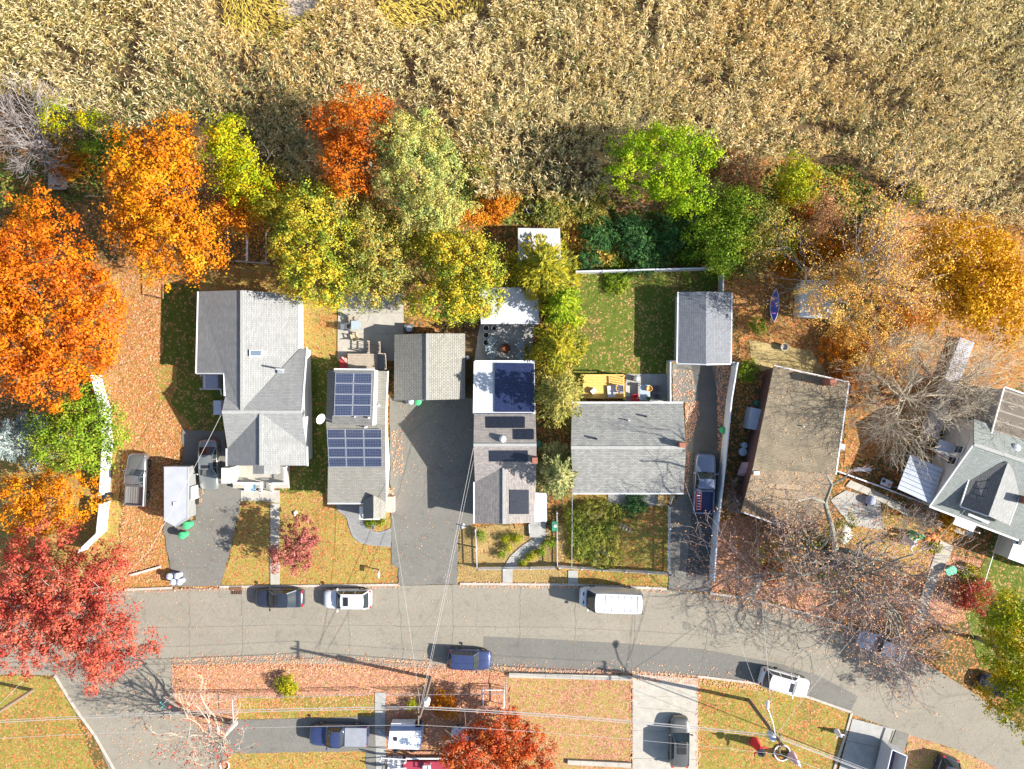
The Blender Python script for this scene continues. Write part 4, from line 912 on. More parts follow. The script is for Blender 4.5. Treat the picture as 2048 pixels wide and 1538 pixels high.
# back stoop and bilco hatch
pbox(h1, 'stoop', 425, 763, 0, 1.0, 1.5, 1.3, simple('blue_grey_deck', (.36, .40, .48), .6, .15, 4))
for a, b in (((409, 778, 1.9), (441, 778, 1.9)), ((441, 778, 1.9), (443, 790, 1.9)), ((409, 750, 1.9), (409, 778, 1.9))): pbar(h1, 'rail', a, b, .1, .1, M_trim)
for x, y in ((409, 778), (441, 778), (425, 778), (409, 752)): pbox(h1, 'post', x, y, 0, 1.9, .1, .1, M_trim)
pbox(h1, 'cellar_hatch', 438, 815, 0, .9, .75, 1.4, simple('pale_metal_hatch', (.55, .58, .66), .5, .1, 3))
# front porch
porch = MB(); q = [P(x, y) for x, y in ((470, 930), (580, 930), (580, 975), (470, 975))]; porch.prism([(p.x, p.y) for p in q], 0, .55); part(h1, 'porch_floor', porch, M_conc)
b = MB(); b.slab([P(506, 930, 3.9), P(528, 930, 4.3), P(528, 948, 4.2), P(506, 948, 3.8)], .12); part(h1, 'porch_roof', b, SH_grey)
b = MB(); b.slab([P(528, 930, 4.3), P(560, 930, 3.7), P(560, 948, 3.6), P(528, 948, 4.2)], .12); part(h1, 'porch_roof', b, SH_grey)
pbox(h1, 'side_bay', 462, 948, 0, 2.6, .85, 1.5, M_palewall)
def railing(root, pts, h, z0, mat, step=.13, posts=True, rw=.09):
    """rails and posts as parts, balusters joined"""
    bl = MB()
    for a, c in zip(pts[:-1], pts[1:]):
        pbar(root, 'rail', (*a, z0+h), (*c, z0+h), rw, .07, mat)
        p, q = P(*a, z0), P(*c, z0); n = max(2, int((q-p).length/step))
        for k in range(n):
            s = p.lerp(q, (k+.5)/n); bl.box((s.x, s.y, z0+h/2), (.045, .045, h-.06))
    for p in pts: pbox(root, 'post', *p, z0-.3, z0+h+.08, .12, .12, mat)
    stuff(part(root, 'balusters', bl, mat))
railing(h1, [(472, 934), (472, 965), (520, 966)], 1.0, .55, M_trim); railing(h1, [(544, 966), (572, 966), (572, 934)], 1.0, .55, M_trim)
for k in range(3): pbox(h1, 'step', 534, 972+k*5, 0, .45-.14*k, 1.3, .3, M_conc)
railing(h1, [(524, 966), (524, 984)], .9, .25, M_trim); railing(h1, [(546, 966), (546, 984)], .9, .25, M_trim)
for a, b2 in (((415, 640), (415, 660)), ((603, 610), (603, 628))): window(h1, a, b2, 1.0, 2.1)

# --- house with blue solar panels
h2 = house('solar_house', 'narrow house with two blue solar arrays and a small front entry gable', [
 [(652, 846, 2.75), (770, 850, 2.75), (771, 935, 4.2), (656, 935, 4.2)],
 [(656, 935, 4.2), (771, 935, 4.2), (772, 1006, 2.75), (655, 1006, 2.75)],
 [(655, 740, 2.5), (775, 742, 2.5), (770, 850, 2.75), (652, 846, 2.75)]], SH_warm, M_cream, .3)
up = MB(); q = [P(668, 739, 4.2), P(749, 740, 4.2), P(745, 851, 4.6), P(664, 850, 4.6)]
up.prism([(p.x, p.y) for p in q], 2.4, [p.z-.12 for p in q]); part(h2, 'upper_wall', up, M_white)
b = MB(); b.slab(q, .12); part(h2, 'upper_roof', b, SH_dark)
for f in ([(727, 1000, 2.9), (747, 990, 3.75), (747, 1037, 3.55), (726, 1038, 2.75)], [(747, 990, 3.75), (771, 1004, 2.75), (771, 1037, 2.7), (747, 1037, 3.55)]):
    b = MB(); b.slab([P(*p) for p in f], .12); part(h2, 'entry_roof', b, SH_warm)
b = MB(); q = [P(730, 1004), P(768, 1004), P(768, 1030), P(730, 1030)]; b.prism([(p.x, p.y) for p in q], 0, 2.6); part(h2, 'entry_wall', b, M_cream)
panels(h2, [(671, 745, 4.22), (745, 746, 4.22), (742, 832, 4.53), (668, 832, 4.53)], 2, 4, M_solar)
panels(h2, [(654, 858, 2.95), (764, 858, 2.95), (765, 934, 4.18), (658, 934, 4.18)], 3, 4, M_solar)
for a, b in (((655, 1007, 2.75), (727, 1007, 2.75)), ((773, 850, 2.75), (773, 1004, 2.75)), ((776, 742, 2.5), (771, 850, 2.7)), ((668, 738, 4.2), (749, 739, 4.2)), ((750, 740, 4.2), (746, 851, 4.6))): pbar(h2, 'gutter', a, b, .12, .12, M_trim, -.04)
vent(h2, 757, 811, 2.8, .1, .3, M_trim); vent(h2, 737, 836, 4.5, .08, .35, M_trim); vent(h2, 709, 834, 4.5, .05, .25, M_trim); vent(h2, 730, 855, 3.0, .09, .6, M_trim)
pbox(h2, 'side_box', 781, 1008, 0, 1.0, .8, 1.5, simple('terracotta_box', (.66, .42, .30), .8, .15, 3))
dish = MB(); c = P(645, 838, 4.4)
dish.tube([(c.x+.7, c.y-.25, 3.1), (c.x+.3, c.y, 3.9), (c.x, c.y, 4.3)], .03, 6); part(h2, 'dish_mast', dish, M_pipe)
dish = MB(); rows = []
for k in range(5):
    r = .42*k/4+.01; rows.append([(c.x+(math.cos(t)*r*.8-(.25*(r/.42)**2)*.6), c.y+math.sin(t)*r*1.05+math.cos(t)*r*.3, 4.3+.12*(r/.42)**2-math.cos(t)*r*.6) for t in [2*math.pi*j/16 for j in range(16)]])
dish.grid(rows, 0, True); part(h2, 'satellite_dish', dish, M_trim, 60)
# back deck of the solar house
dk = empty('back_deck', 'grey wooden back deck with steps and railings behind the solar panels', 'deck', P(725, 722))
for k in range(10): pbox(dk, 'deck_board', 725, 709+k*3.3, .82, .9, 2.9, .15, M_wood)
pbox(dk, 'deck_base', 725, 724, .02, .80, 2.7, 1.6, M_barkd)
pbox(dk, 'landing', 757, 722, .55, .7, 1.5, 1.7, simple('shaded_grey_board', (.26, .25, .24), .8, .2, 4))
for k in range(4): pbox(dk, 'step', 749, 690+k*5, 0, .15+.16*k, 1.0, .28, M_wood)
railing(dk, [(738, 683), (738, 706)], .95, .4, M_wood, .3); railing(dk, [(760, 685), (760, 707), (771, 708), (773, 738)], .95, .7, M_wood, .3)
rug = empty('red_rug_deck', 'small red deck beside the grey one with boards leaning on it', 'deck', P(692, 728))
pbox(rug, 'platform', 692, 727, .05, .7, 1.1, 1.25, simple('red_paint', (.42, .05, .05), .6, .15, 3))
pbar(rug, 'plank', (684, 714, .9), (697, 728, .75), .16, .05, simple('salmon_plank', (.75, .35, .28), .7, .1, 3)); pbar(rug, 'plank', (690, 716, .9), (700, 730, .75), .16, .05, MATS['salmon_plank'])

# --- garage
g2 = house('garage', 'two-slope garage with grey shingle roof at the end of the wide driveway', [
 [(789, 669, 2.2), (855, 667, 3.5), (855, 800, 3.5), (788, 801, 2.2)], [(855, 667, 3.5), (930, 667, 2.1), (930, 798, 2.1), (855, 800, 3.5)]], SH_gar, M_palewall, .25, 'garage')
pbar(g2, 'ridge_cap', (855, 667, 3.5), (855, 800, 3.5), .28, .05, M_cap, .02)
for x in (838, 888): pbox(g2, 'garage_door', x, 792, .02, 2.0, 2.3, .14, M_trim)

# --- house with dark roof panels
h3 = house('dark_panel_house', 'long house with pinkish shingles, black roof panels and a white flat rear roof', [
 [(948, 828, 3.45), (1071, 828, 3.45), (1073, 890, 4.8), (947, 890, 4.8)],
 [(947, 890, 4.8), (1073, 890, 4.8), (1072, 968, 3.05), (1008, 934, 3.85), (950, 964, 3.1)],
 [(1008, 934, 3.9), (1008, 1048, 3.9), (949, 1047, 2.95), (950, 964, 3.0)],
 [(1008, 934, 3.9), (1072, 968, 3.0), (1068, 1045, 2.95), (1008, 1048, 3.9)]], SH_mix, M_blueg, .25)
b = MB(); q = [P(950, 722, 2.95), P(1069, 723, 2.95), P(1071, 828, 3.2), (P(948, 828, 3.2))]; b.slab(q, .15); part(h3, 'flat_roof', b, M_membrane)
b = MB(); ce = sum(q, Vector())/4; b.prism([(ce.x+(p.x-ce.x)*.95, ce.y+(p.y-ce.y)*.97) for p in q], -.05, 2.85); part(h3, 'rear_wall', b, M_white)
pbar(h3, 'ridge_cap', (947, 890, 4.8), (1073, 890, 4.8), .28, .05, M_cap, .02); pbar(h3, 'ridge_cap', (1008, 936, 3.9), (1008, 1048, 3.9), .28, .05, M_cap, .02)
panels(h3, [(990, 726, 3.0), (1068, 727, 3.0), (1069, 824, 3.18), (989, 824, 3.18)], 2, 5, solar_mat('navy_solar_cells', .16, (.014, .02, .06), (.035, .045, .10)), 'roof_panel', .12, .008, False)
panels(h3, [(973, 833, 3.55), (1050, 833, 3.55), (1050, 856, 4.05), (973, 856, 4.05)], 3, 1, M_solarb, 'roof_panel', .1, .01, False)
panels(h3, [(1028, 858, 4.1), (1068, 858, 4.1), (1068, 879, 4.55), (1028, 879, 4.55)], 2, 1, M_solarb, 'roof_panel', .1, .01, False)
panels(h3, [(979, 901, 4.55), (1056, 901, 4.55), (1056, 923, 4.05), (979, 923, 4.05)], 3, 1, M_solarb, 'roof_panel', .1, .01, False)
panels(h3, [(1019, 979, 3.72), (1058, 979, 3.12), (1058, 1028, 3.12), (1019, 1028, 3.72)], 1, 2, M_solarb, 'roof_panel', .1, .01, False)
pcyl(h3, 'dome_vent', 1005, 878, 4.4, 4.9, .33, M_trim, 16, [(.3, 4.4), (.33, 4.85), (.28, 5.0), (.15, 5.1), (.02, 5.13)])
b = MB(); b.slab([P(1069, 985, 2.95), P(1093, 987, 2.6), P(1094, 1042, 2.6), P(1069, 1044, 2.95)], .1); part(h3, 'porch_roof', b, M_membrane)
for x, y in ((1090, 991), (1090, 1038)): pbox(h3, 'porch_post', x, y, 0, 2.5, .12, .12, M_trim)
pbox(h3, 'porch_step', 1075, 1058, 0, .35, 1.6, 1.6, M_conc_grey); pbar(h3, 'stair_rail', (1058, 1048, 1.1), (1059, 1066, .9), .06, .06, M_trim)
pbox(h3, 'chimney', 1069, 918, 2.5, 5.6, .5, .55, M_brick)
for a, b in (((948, 964, 3.0), (948, 1047, 2.95)), ((950, 722, 2.95), (1069, 722, 2.95)), ((949, 723, 2.95), (947, 828, 3.2))): pbar(h3, 'gutter', a, b, .12, .12, M_trim, -.04)

# --- plain grey gable house
h4 = house('plain_gable_house', 'broad low house with plain mottled grey gable roof crossed by branch shadows', [
 [(1144, 806, 2.75), (1366, 806, 2.75), (1372, 895, 4.2), (1142, 895, 4.2)], [(1142, 895, 4.2), (1372, 895, 4.2), (1367, 985, 2.75), (1147, 985, 2.75)]], SH_pat, M_cream, .35)
pbar(h4, 'ridge_cap', (1142, 895, 4.2), (1372, 895, 4.2), .3, .05, M_cap, .02)
for a, b in (((1146, 987, 2.75), (1368, 987, 2.75)), ((1144, 805, 2.75), (1366, 805, 2.75))): pbar(h4, 'gutter', a, b, .15, .13, M_trim, -.04)
vent(h4, 1258, 841, 3.4, .06, .4, M_trim); vent(h4, 1293, 833, 3.3, .09, .35, M_black); vent(h4, 1193, 878, 4.0, .11, .45, M_black); pbox(h4, 'chimney', 1362, 889, 3.5, 5.0, .6, .45, M_brick)

# --- shed with pale eaves
s5 = house('shed', 'gabled shed with dark ribbed shingles standing at the head of the narrow driveway', [
 [(1357, 584, 2.3), (1412, 583, 3.15), (1412, 727, 3.15), (1355, 725, 2.3)], [(1412, 583, 3.15), (1463, 585, 2.3), (1461, 726, 2.3), (1412, 727, 3.15)]], SH_shed, M_white, .2, 'shed')
for a, b in (((1356, 584, 2.3), (1354, 726, 2.3)), ((1464, 585, 2.3), (1462, 727, 2.3)), ((1355, 727, 2.3), (1412, 729, 3.1)), ((1412, 729, 3.1), (1461, 728, 2.3))): pbar(s5, 'fascia', a, b, .12, .14, M_trim, -.05)
pbox(s5, 'shed_door', 1400, 718, .02, 2.0, 2.4, .12, M_trim)

# --- brown roofed house
h5 = house('brown_roof_house', 'tilted house with worn brown roof strewn with leaves beside the bare oak', [
 [(1548, 732, 2.75), (1697, 765, 2.75), (1671, 949, 4.2), (1506, 936, 4.2)], [(1506, 936, 4.2), (1671, 949, 4.2), (1631, 1073, 2.75), (1483, 1022, 2.75)]], SH_brown, M_redwall, .3)
SH_moss = shingle('mossy_weathered_shingles', (.34, .275, .185), (.27, .22, .15), (.16, .13, .09), .15, .34, .8, (.15, .13, .09), (3.0, 1.2)); [c for c in h5.children if c.name.startswith('roof_slope')][0].data.materials[0] = SH_moss
for a, b in (((1548, 731, 2.75), (1697, 764, 2.75)), ((1482, 1023, 2.75), (1631, 1075, 2.75)), ((1698, 765, 2.75), (1672, 949, 4.2))): pbar(h5, 'gutter', a, b, .13, .12, M_trim, -.04)
pbox(h5, 'chimney', 1652, 764, 1.5, 4.7, .6, .6, M_brick, .2); pbox(h5, 'roof_vent', 1512, 946, 3.9, 4.35, .5, .35, M_trim)
vent(h5, 1608, 853, 3.5, .06, .3, M_trim)
b = MB(); b.slab([P(1502, 925, 2.1), P(1508, 940, 2.1), P(1500, 955, 1.4), P(1474, 950, 1.3), P(1484, 924, 1.5)], .06); part(h5, 'awning', b, simple('pink_awning', (.42, .24, .24), .7, .15, 3))
pbox(h5, 'side_shed', 1508, 838, 0, 1.8, 1.4, 2.1, M_metalroof, -.2); window(h5, (1514, 904), (1511, 920), 1.0, 2.0)
pbox(h5, 'chimney_stack_base', 1680, 893, 0, .9, .6, .6, M_metalroof, -.2)
rl = np.random.default_rng(5); q0, q1, q2, q3 = P(1631, 1073, 2.75), P(1483, 1022, 2.75), P(1506, 936, 4.2), P(1671, 949, 4.2); n0, n1 = P(1548, 732, 2.75), P(1697, 765, 2.75)
def bil(a, b, c, d, n, pw): 
    u = rl.random(n)**pw; v = rl.random(n); return np.array([tuple((a*(1-v[i])+b*v[i])*(1-u[i])+(d*(1-v[i])+c*v[i])*u[i]) for i in range(n)])
RC = np.concatenate([bil(q0, q1, q2, q3, 700, 2.0), bil(n1, n0, q2, q3, 260, 2.6)])+np.array([0, 0, .06])
stuff(tag(link('roof_leaves', np_mesh('roof_leaves', leaf_quads(rl, RC, .07, 3), 4, FOL['brown'])), 'brown oak leaves lying on the worn brown roof', 'leaves'))

# --- white house with dormer
EV, RG = 2.7, 5.2
h6 = house('dormer_house', 'white house at the right edge with green-grey roof and a big gabled dormer', [
 [(1948, 889, RG), (2130, 950, RG), (2085, 1098, EV), (1861, 1012, EV)], [(1948, 838, 3.9), (1990, 852, 3.9), (2130, 900, 3.9), (2130, 950, RG), (1948, 889, RG)]], SH_green, M_white, .12)
pbar(h6, 'gutter', (1859, 1013, EV), (2084, 1099, EV), .16, .14, M_trim, -.05); pbar(h6, 'barge_board', (1947, 889, RG), (1860, 1012, EV), .12, .2, M_trim, -.08)
pbar(h6, 'ridge_cap', (1948, 889, RG), (2130, 950, RG), .32, .06, M_cap, .02)
for f in ([(1946, 936, 4.1), (2016, 924, 5.15), (1977, 1032, 4.95), (1922, 1012, 3.7)], [(2016, 924, 5.15), (2045, 975, 4.1), (2017, 1050, 3.7), (1977, 1032, 4.95)]):
    b = MB(); b.slab([P(*p) for p in f], .14); part(h6, 'dormer_roof', b, SH_grey if f[0][0] > 2000 else SH_dark)  # slope facing away from the sun gets darker shingles, shade put into colour
b = MB(); q = [P(1948, 945, 3.9), P(2040, 972, 3.9), P(2012, 1040, 3.6), P(1926, 1008, 3.6)]; b.prism([(p.x, p.y) for p in q], 2.6, 3.4); part(h6, 'dormer_wall', b, M_white)
b = MB(); b.face([P(1930, 1014, 3.6), P(2014, 1046, 3.6), P(1977, 1031, 4.85)]); part(h6, 'dormer_gable', b, M_white)
pbar(h6, 'barge_board', (1921, 1013, 3.7), (1977, 1033, 4.95), .1, .18, M_trim, -.05); pbar(h6, 'barge_board', (1945, 936, 4.1), (1921, 1012, 3.7), .1, .16, M_trim, -.05); pbar(h6, 'barge_board', (2046, 975, 4.1), (2018, 1050, 3.7), .1, .16, M_trim, -.05)
b = MB(); b.slab([P(1938, 1026, 3.3), P(1980, 1044, 3.3), P(1977, 1048, 3.15), P(1936, 1031, 3.15)], .1); part(h6, 'dormer_sill', b, M_trim)
b = MB(); q = [P(2009, 775, 3.7), P(2140, 822, 3.7), P(2120, 925, 4.3), P(1978, 886, 4.3)]; b.slab(q, .16); part(h6, 'flat_roof', b, M_brownroll)
b = MB(); ce = sum(q, Vector())/4; b.prism([(ce.x+(p.x-ce.x)*.97, ce.y+(p.y-ce.y)*.97) for p in q], -.05, 3.55); part(h6, 'rear_wall', b, M_blueg)  # blue-grey siding colour stands for the bluish shade on this wall
pbar(h6, 'roof_edge', (2008, 775, 3.75), (1977, 886, 4.35), .12, .16, M_trim); pbar(h6, 'roof_edge', (2009, 774, 3.75), (2140, 820, 3.75), .12, .16, M_trim)
pcyl(h6, 'dome_vent', 2034, 896, 4.1, 4.7, .35, M_trim, 16, [(.3, 4.0), (.4, 4.55), (.34, 4.75), (.17, 4.85), (.02, 4.88)])
pbox(h6, 'chimney', 2048, 1000, 2.5, 5.8, .7, .7, M_brick, -.3)
A, B_ = P(1881, 881), P(1831, 1002)          # gable wall line on the ground
def on_wall(t): p = A.lerp(B_, t)+Vector((-.06, -.02, 0)); return (p.x*PXM+1024, 769-p.y*PXM)
for t, z in ((.04, 2.9), (.22, 2.6), (.42, .9), (.64, .9), (.82, .9)): window(h6, on_wall(t), on_wall(t+.11), z, z+1.15)
mp = empty('metal_porch_roof', 'ribbed grey metal patio roof against the white house', 'canopy', P(1845, 955))
q = [P(1821, 909, 2.35), P(1886, 937, 2.7), P(1864, 1009, 2.7), P(1795, 978, 2.35)]
for k in range(8):
    b = MB(); f = lambda u, v: (q[0]*(1-u)+q[1]*u)*(1-v)+(q[3]*(1-u)+q[2]*u)*v
    b.slab([f(0, k/8+.006), f(1, k/8+.006), f(1, (k+1)/8-.006), f(0, (k+1)/8-.006)], .05); part(mp, 'roof_sheet', b, M_metalroof)
for x, y in ((1822, 912), (1798, 977), (1810, 944)): pbox(mp, 'post', x+4, y, 0, 2.3, .1, .1, M_trim)
mp = empty('side_door_canopy', 'small grey metal canopy over the side door below the straw-coloured tree', 'canopy', P(1896, 898))
b = MB(); b.slab([P(1880, 878, 2.5), P(1921, 893, 2.7), P(1906, 918, 2.7), P(1870, 902, 2.5)], .06); part(mp, 'roof_sheet', b, M_metalroof)
for x, y in ((1881, 881), (1873, 901)): pbox(mp, 'post', x, y, 0, 2.4, .08, .08, M_trim)
fp = empty('front_porch', 'white-roofed front porch below the big dormer', 'porch', P(1935, 1045))
b = MB(); b.slab([P(1912, 1034, 2.6), P(1954, 1049, 2.6), P(1946, 1064, 2.4), P(1906, 1048, 2.4)], .12); part(fp, 'roof', b, M_trim)
for x, y in ((1908, 1046), (1944, 1061)): pbox(fp, 'post', x, y, 0, 2.3, .12, .12, M_trim)
pbox(fp, 'floor', 1925, 1052, .02, .4, 2.4, 1.6, M_conc_grey, -.36)
h7 = house('pale_cabin', 'pale flat-roofed cabin cut by the right edge of the view', [[(2040, 1055, 2.6), (2150, 1090, 2.6), (2135, 1160, 2.4), (2016, 1117, 2.4)]], simple('pale_green_roof', (.58, .61, .55), .6, .1, 1), M_palewall, .1, 'cabin', roofname='roof')
pbox(h7, 'roof_vent', 2039, 1084, 2.5, 2.75, .5, .3, M_black, 1.1)
# --- small outbuildings
o1 = house('garden_shed', 'white-roofed shed half hidden behind the golden cedar', [[(1036, 456, 2.2), (1120, 457, 2.2), (1122, 530, 2.5), (1036, 530, 2.5)]], simple('pale_tin_roof', (.46, .46, .45), .5, .15, 1, spec=.4), M_wood, .1, 'shed', roofname='roof')
o2 = house('fire_pit_shed', 'pale roofed shed with red wall behind the fire pit', [[(958, 575, 2.4), (1076, 575, 2.4), (1078, 648, 2.2), (962, 648, 2.2)]], M_membrane, M_redwall, .1, 'shed', roofname='roof')
o3 = house('screen_house', 'pale tarpaulin-roofed frame shelter among the russet oak leaves', [[(1603, 560, 2.0), (1636, 560, 2.5), (1634, 636, 2.5), (1600, 634, 2.0)], [(1636, 560, 2.5), (1668, 562, 2.0), (1666, 637, 2.0), (1634, 636, 2.5)]], simple('pale_green_tarp', (.62, .68, .66), .6, .12, 1), M_palewall, .15, 'shelter', roofname='roof')
for x in (1612, 1668): pbar(o3, 'mast', (x, 535, 2.6), (x, 590, 2.6), .12, .1, M_trim)
tr = empty('trellis_frame', 'dark wooden trellis frame with a white beam under the rust tree', 'trellis', P(500, 500))
for x in (457, 494, 532): pbar(tr, 'beam', (x, 466, 2.3), (x, 522, 2.3), .16 if x == 494 else .1, .1, M_trim if x == 494 else M_wood)
pbar(tr, 'beam', (470, 522, 2.3), (536, 527, 2.3), .14, .1, M_wood)
for x, y in ((457, 466), (457, 520), (532, 466), (532, 524), (494, 540)): pbox(tr, 'post', x, y, 0, 2.3, .1, .1, M_wood)
wk2 = empty('boardwalk', 'long grey plank boardwalk under the straw-coloured leafless tree', 'boardwalk', P(1900, 780))
a, c = P(1935, 680, .6), P(1862, 872, .6); d = (c-a); n = 52; s = Vector((-d.y, d.x, 0)).normalized()
for k in range(n):
    p = a+d*((k+.5)/n); b = MB(); b.bar(p-s*.75, p+s*.75, d.length/n-.025, .05); part(wk2, 'plank', b, simple('silver_planks', (.44, .43, .46), .8, .2, 3))
for t in (-.72, .72):
    b = MB(); b.bar(a+s*t-Vector((0, 0, .3)), c+s*t-Vector((0, 0, .3)), .1, .5); part(wk2, 'stringer', b, MATS['silver_planks'])
bp = empty('lower_house_porch', 'maroon porch with white railing cut by the bottom edge', 'porch', P(830, 1535))
pbox(bp, 'floor', 856, 1545, .05, .9, 4.8, 2.6, simple('maroon_deck', (.30, .035, .06), .55, .15, 2)); pbar(bp, 'edge', (812, 1517, .95), (896, 1517, .95), .15, .1, M_trim)
railing(bp, [(762, 1516), (812, 1519)], .9, .5, M_trim, .16); railing(bp, [(764, 1540), (812, 1536)], .9, .5, M_trim, .16)
for k in range(3): pbox(bp, 'step', 800-k*10, 1530, .02, .7-.2*k, .45, 1.6, M_trim)
# ------------------------------------------------------------------ vehicles
M_tyre = simple('tyre_rubber', (.02, .02, .02), .8, .2, 5); M_rim = simple('alloy_rim', (.45, .45, .47), .3, .1, 5, .8)
M_lamp = simple('headlamp_lens', (.72, .75, .78), .15, .05, 5, spec=.7); M_tail = simple('tail_lamp', (.55, .02, .02), .2, .1, 5, spec=.6)
M_vg = glass(); M_seam = simple('dark_trim', (.02, .02, .022), .5, .1, 5)
WF = [(-1, .66), (-.985, .78), (-.94, .88), (-.85, .95), (-.6, .995), (-.2, 1), (.2, 1), (.55, .99), (.75, .96), (.87, .90), (.95, .80), (.985, .68), (1, .54)]
PROF = dict(
 sedan=dict(top=[(-1, .62), (-.96, .86), (-.85, .93), (-.5, .97), (0, .95), (.38, .95), (.6, .90), (.85, .80), (.95, .70), (1, .5)], gh=(.42, .16, -.42, -.74), gw=.70),
 suv=dict(top=[(-1, .62), (-.97, .92), (-.9, 1.02), (0, 1.03), (.42, 1.03), (.62, .99), (.85, .90), (.95, .80), (1, .55)], gh=(.46, .22, -.76, -.93), gw=.72),
 coupe=dict(top=[(-1, .58), (-.96, .80), (-.8, .88), (0, .86), (.3, .86), (.6, .82), (.88, .70), (.96, .60), (1, .42)], gh=(.20, -.04, -.36, -.62), gw=.66),
 truck=dict(top=[(-1, .7), (-.99, 1.05), (-.3, 1.1), (.1, 1.12), (.38, 1.12), (.6, 1.09), (.88, 1.02), (.96, .92), (1, .6)], gh=(.42, .20, -.14, -.22), gw=.74),
 van=dict(top=[(-1, 1.1), (-.4, 1.15), (.5, 1.15), (.7, 1.15), (.86, 1.08), (.96, .9), (1, .6)], gh=(.80, .56, -.985, -.995), gw=.90))
def interp(t, tab):
    for (a, u), (b, v) in zip(tab[:-1], tab[1:]):
        if t <= b: return u+(v-u)*(t-a)/(b-a)
    return tab[-1][1]
def ring(mb, xs, L, W, topf, m=0):
    rows = []
    for t in xs:
        w = W/2*interp(t, WF); z = topf(t); x = t*L/2
        half = [(w*.97, .2), (w, .38), (w*1.0, .56), (w*.985, z-.16), (w*.95, z-.07), (w*.86, z-.01), (w*.5, z+.025), (0, z+.035)]
        rows.append([(x, y, zz) for y, zz in half]+[(x, -y, zz) for y, zz in half[-2::-1]])
    mb.grid(rows, m)
    for r, rev in ((rows[0], False), (rows[-1], True)): mb.face(r[::-1] if rev else r, m)
def wheel(root, x, y, r):
    b = MB(); s = 1 if y > 0 else -1
    prof = [(r*.6, -.1), (r*.93, -.1), (r, -.06), (r, .06), (r*.93, .1), (r*.6, .1)]
    rows = [[(x+rr*math.cos(t), y+d, r+rr*math.sin(t)) for t in [2*math.pi*j/18 for j in range(18)]] for rr, d in prof]
    b.grid(rows, 0, True); w = b.build('wheel', M_tyre, root, smooth=40)
    b = MB(); b.grid([[(x+rr*math.cos(t), y+d*s, r+rr*math.sin(t)) for t in [2*math.pi*j/18 for j in range(18)]] for rr, d in [(r*.62, .09), (r*.5, .07), (.05, .08), (.001, .085)]], 0, True)
    b.build('rim', M_rim, w, smooth=40)
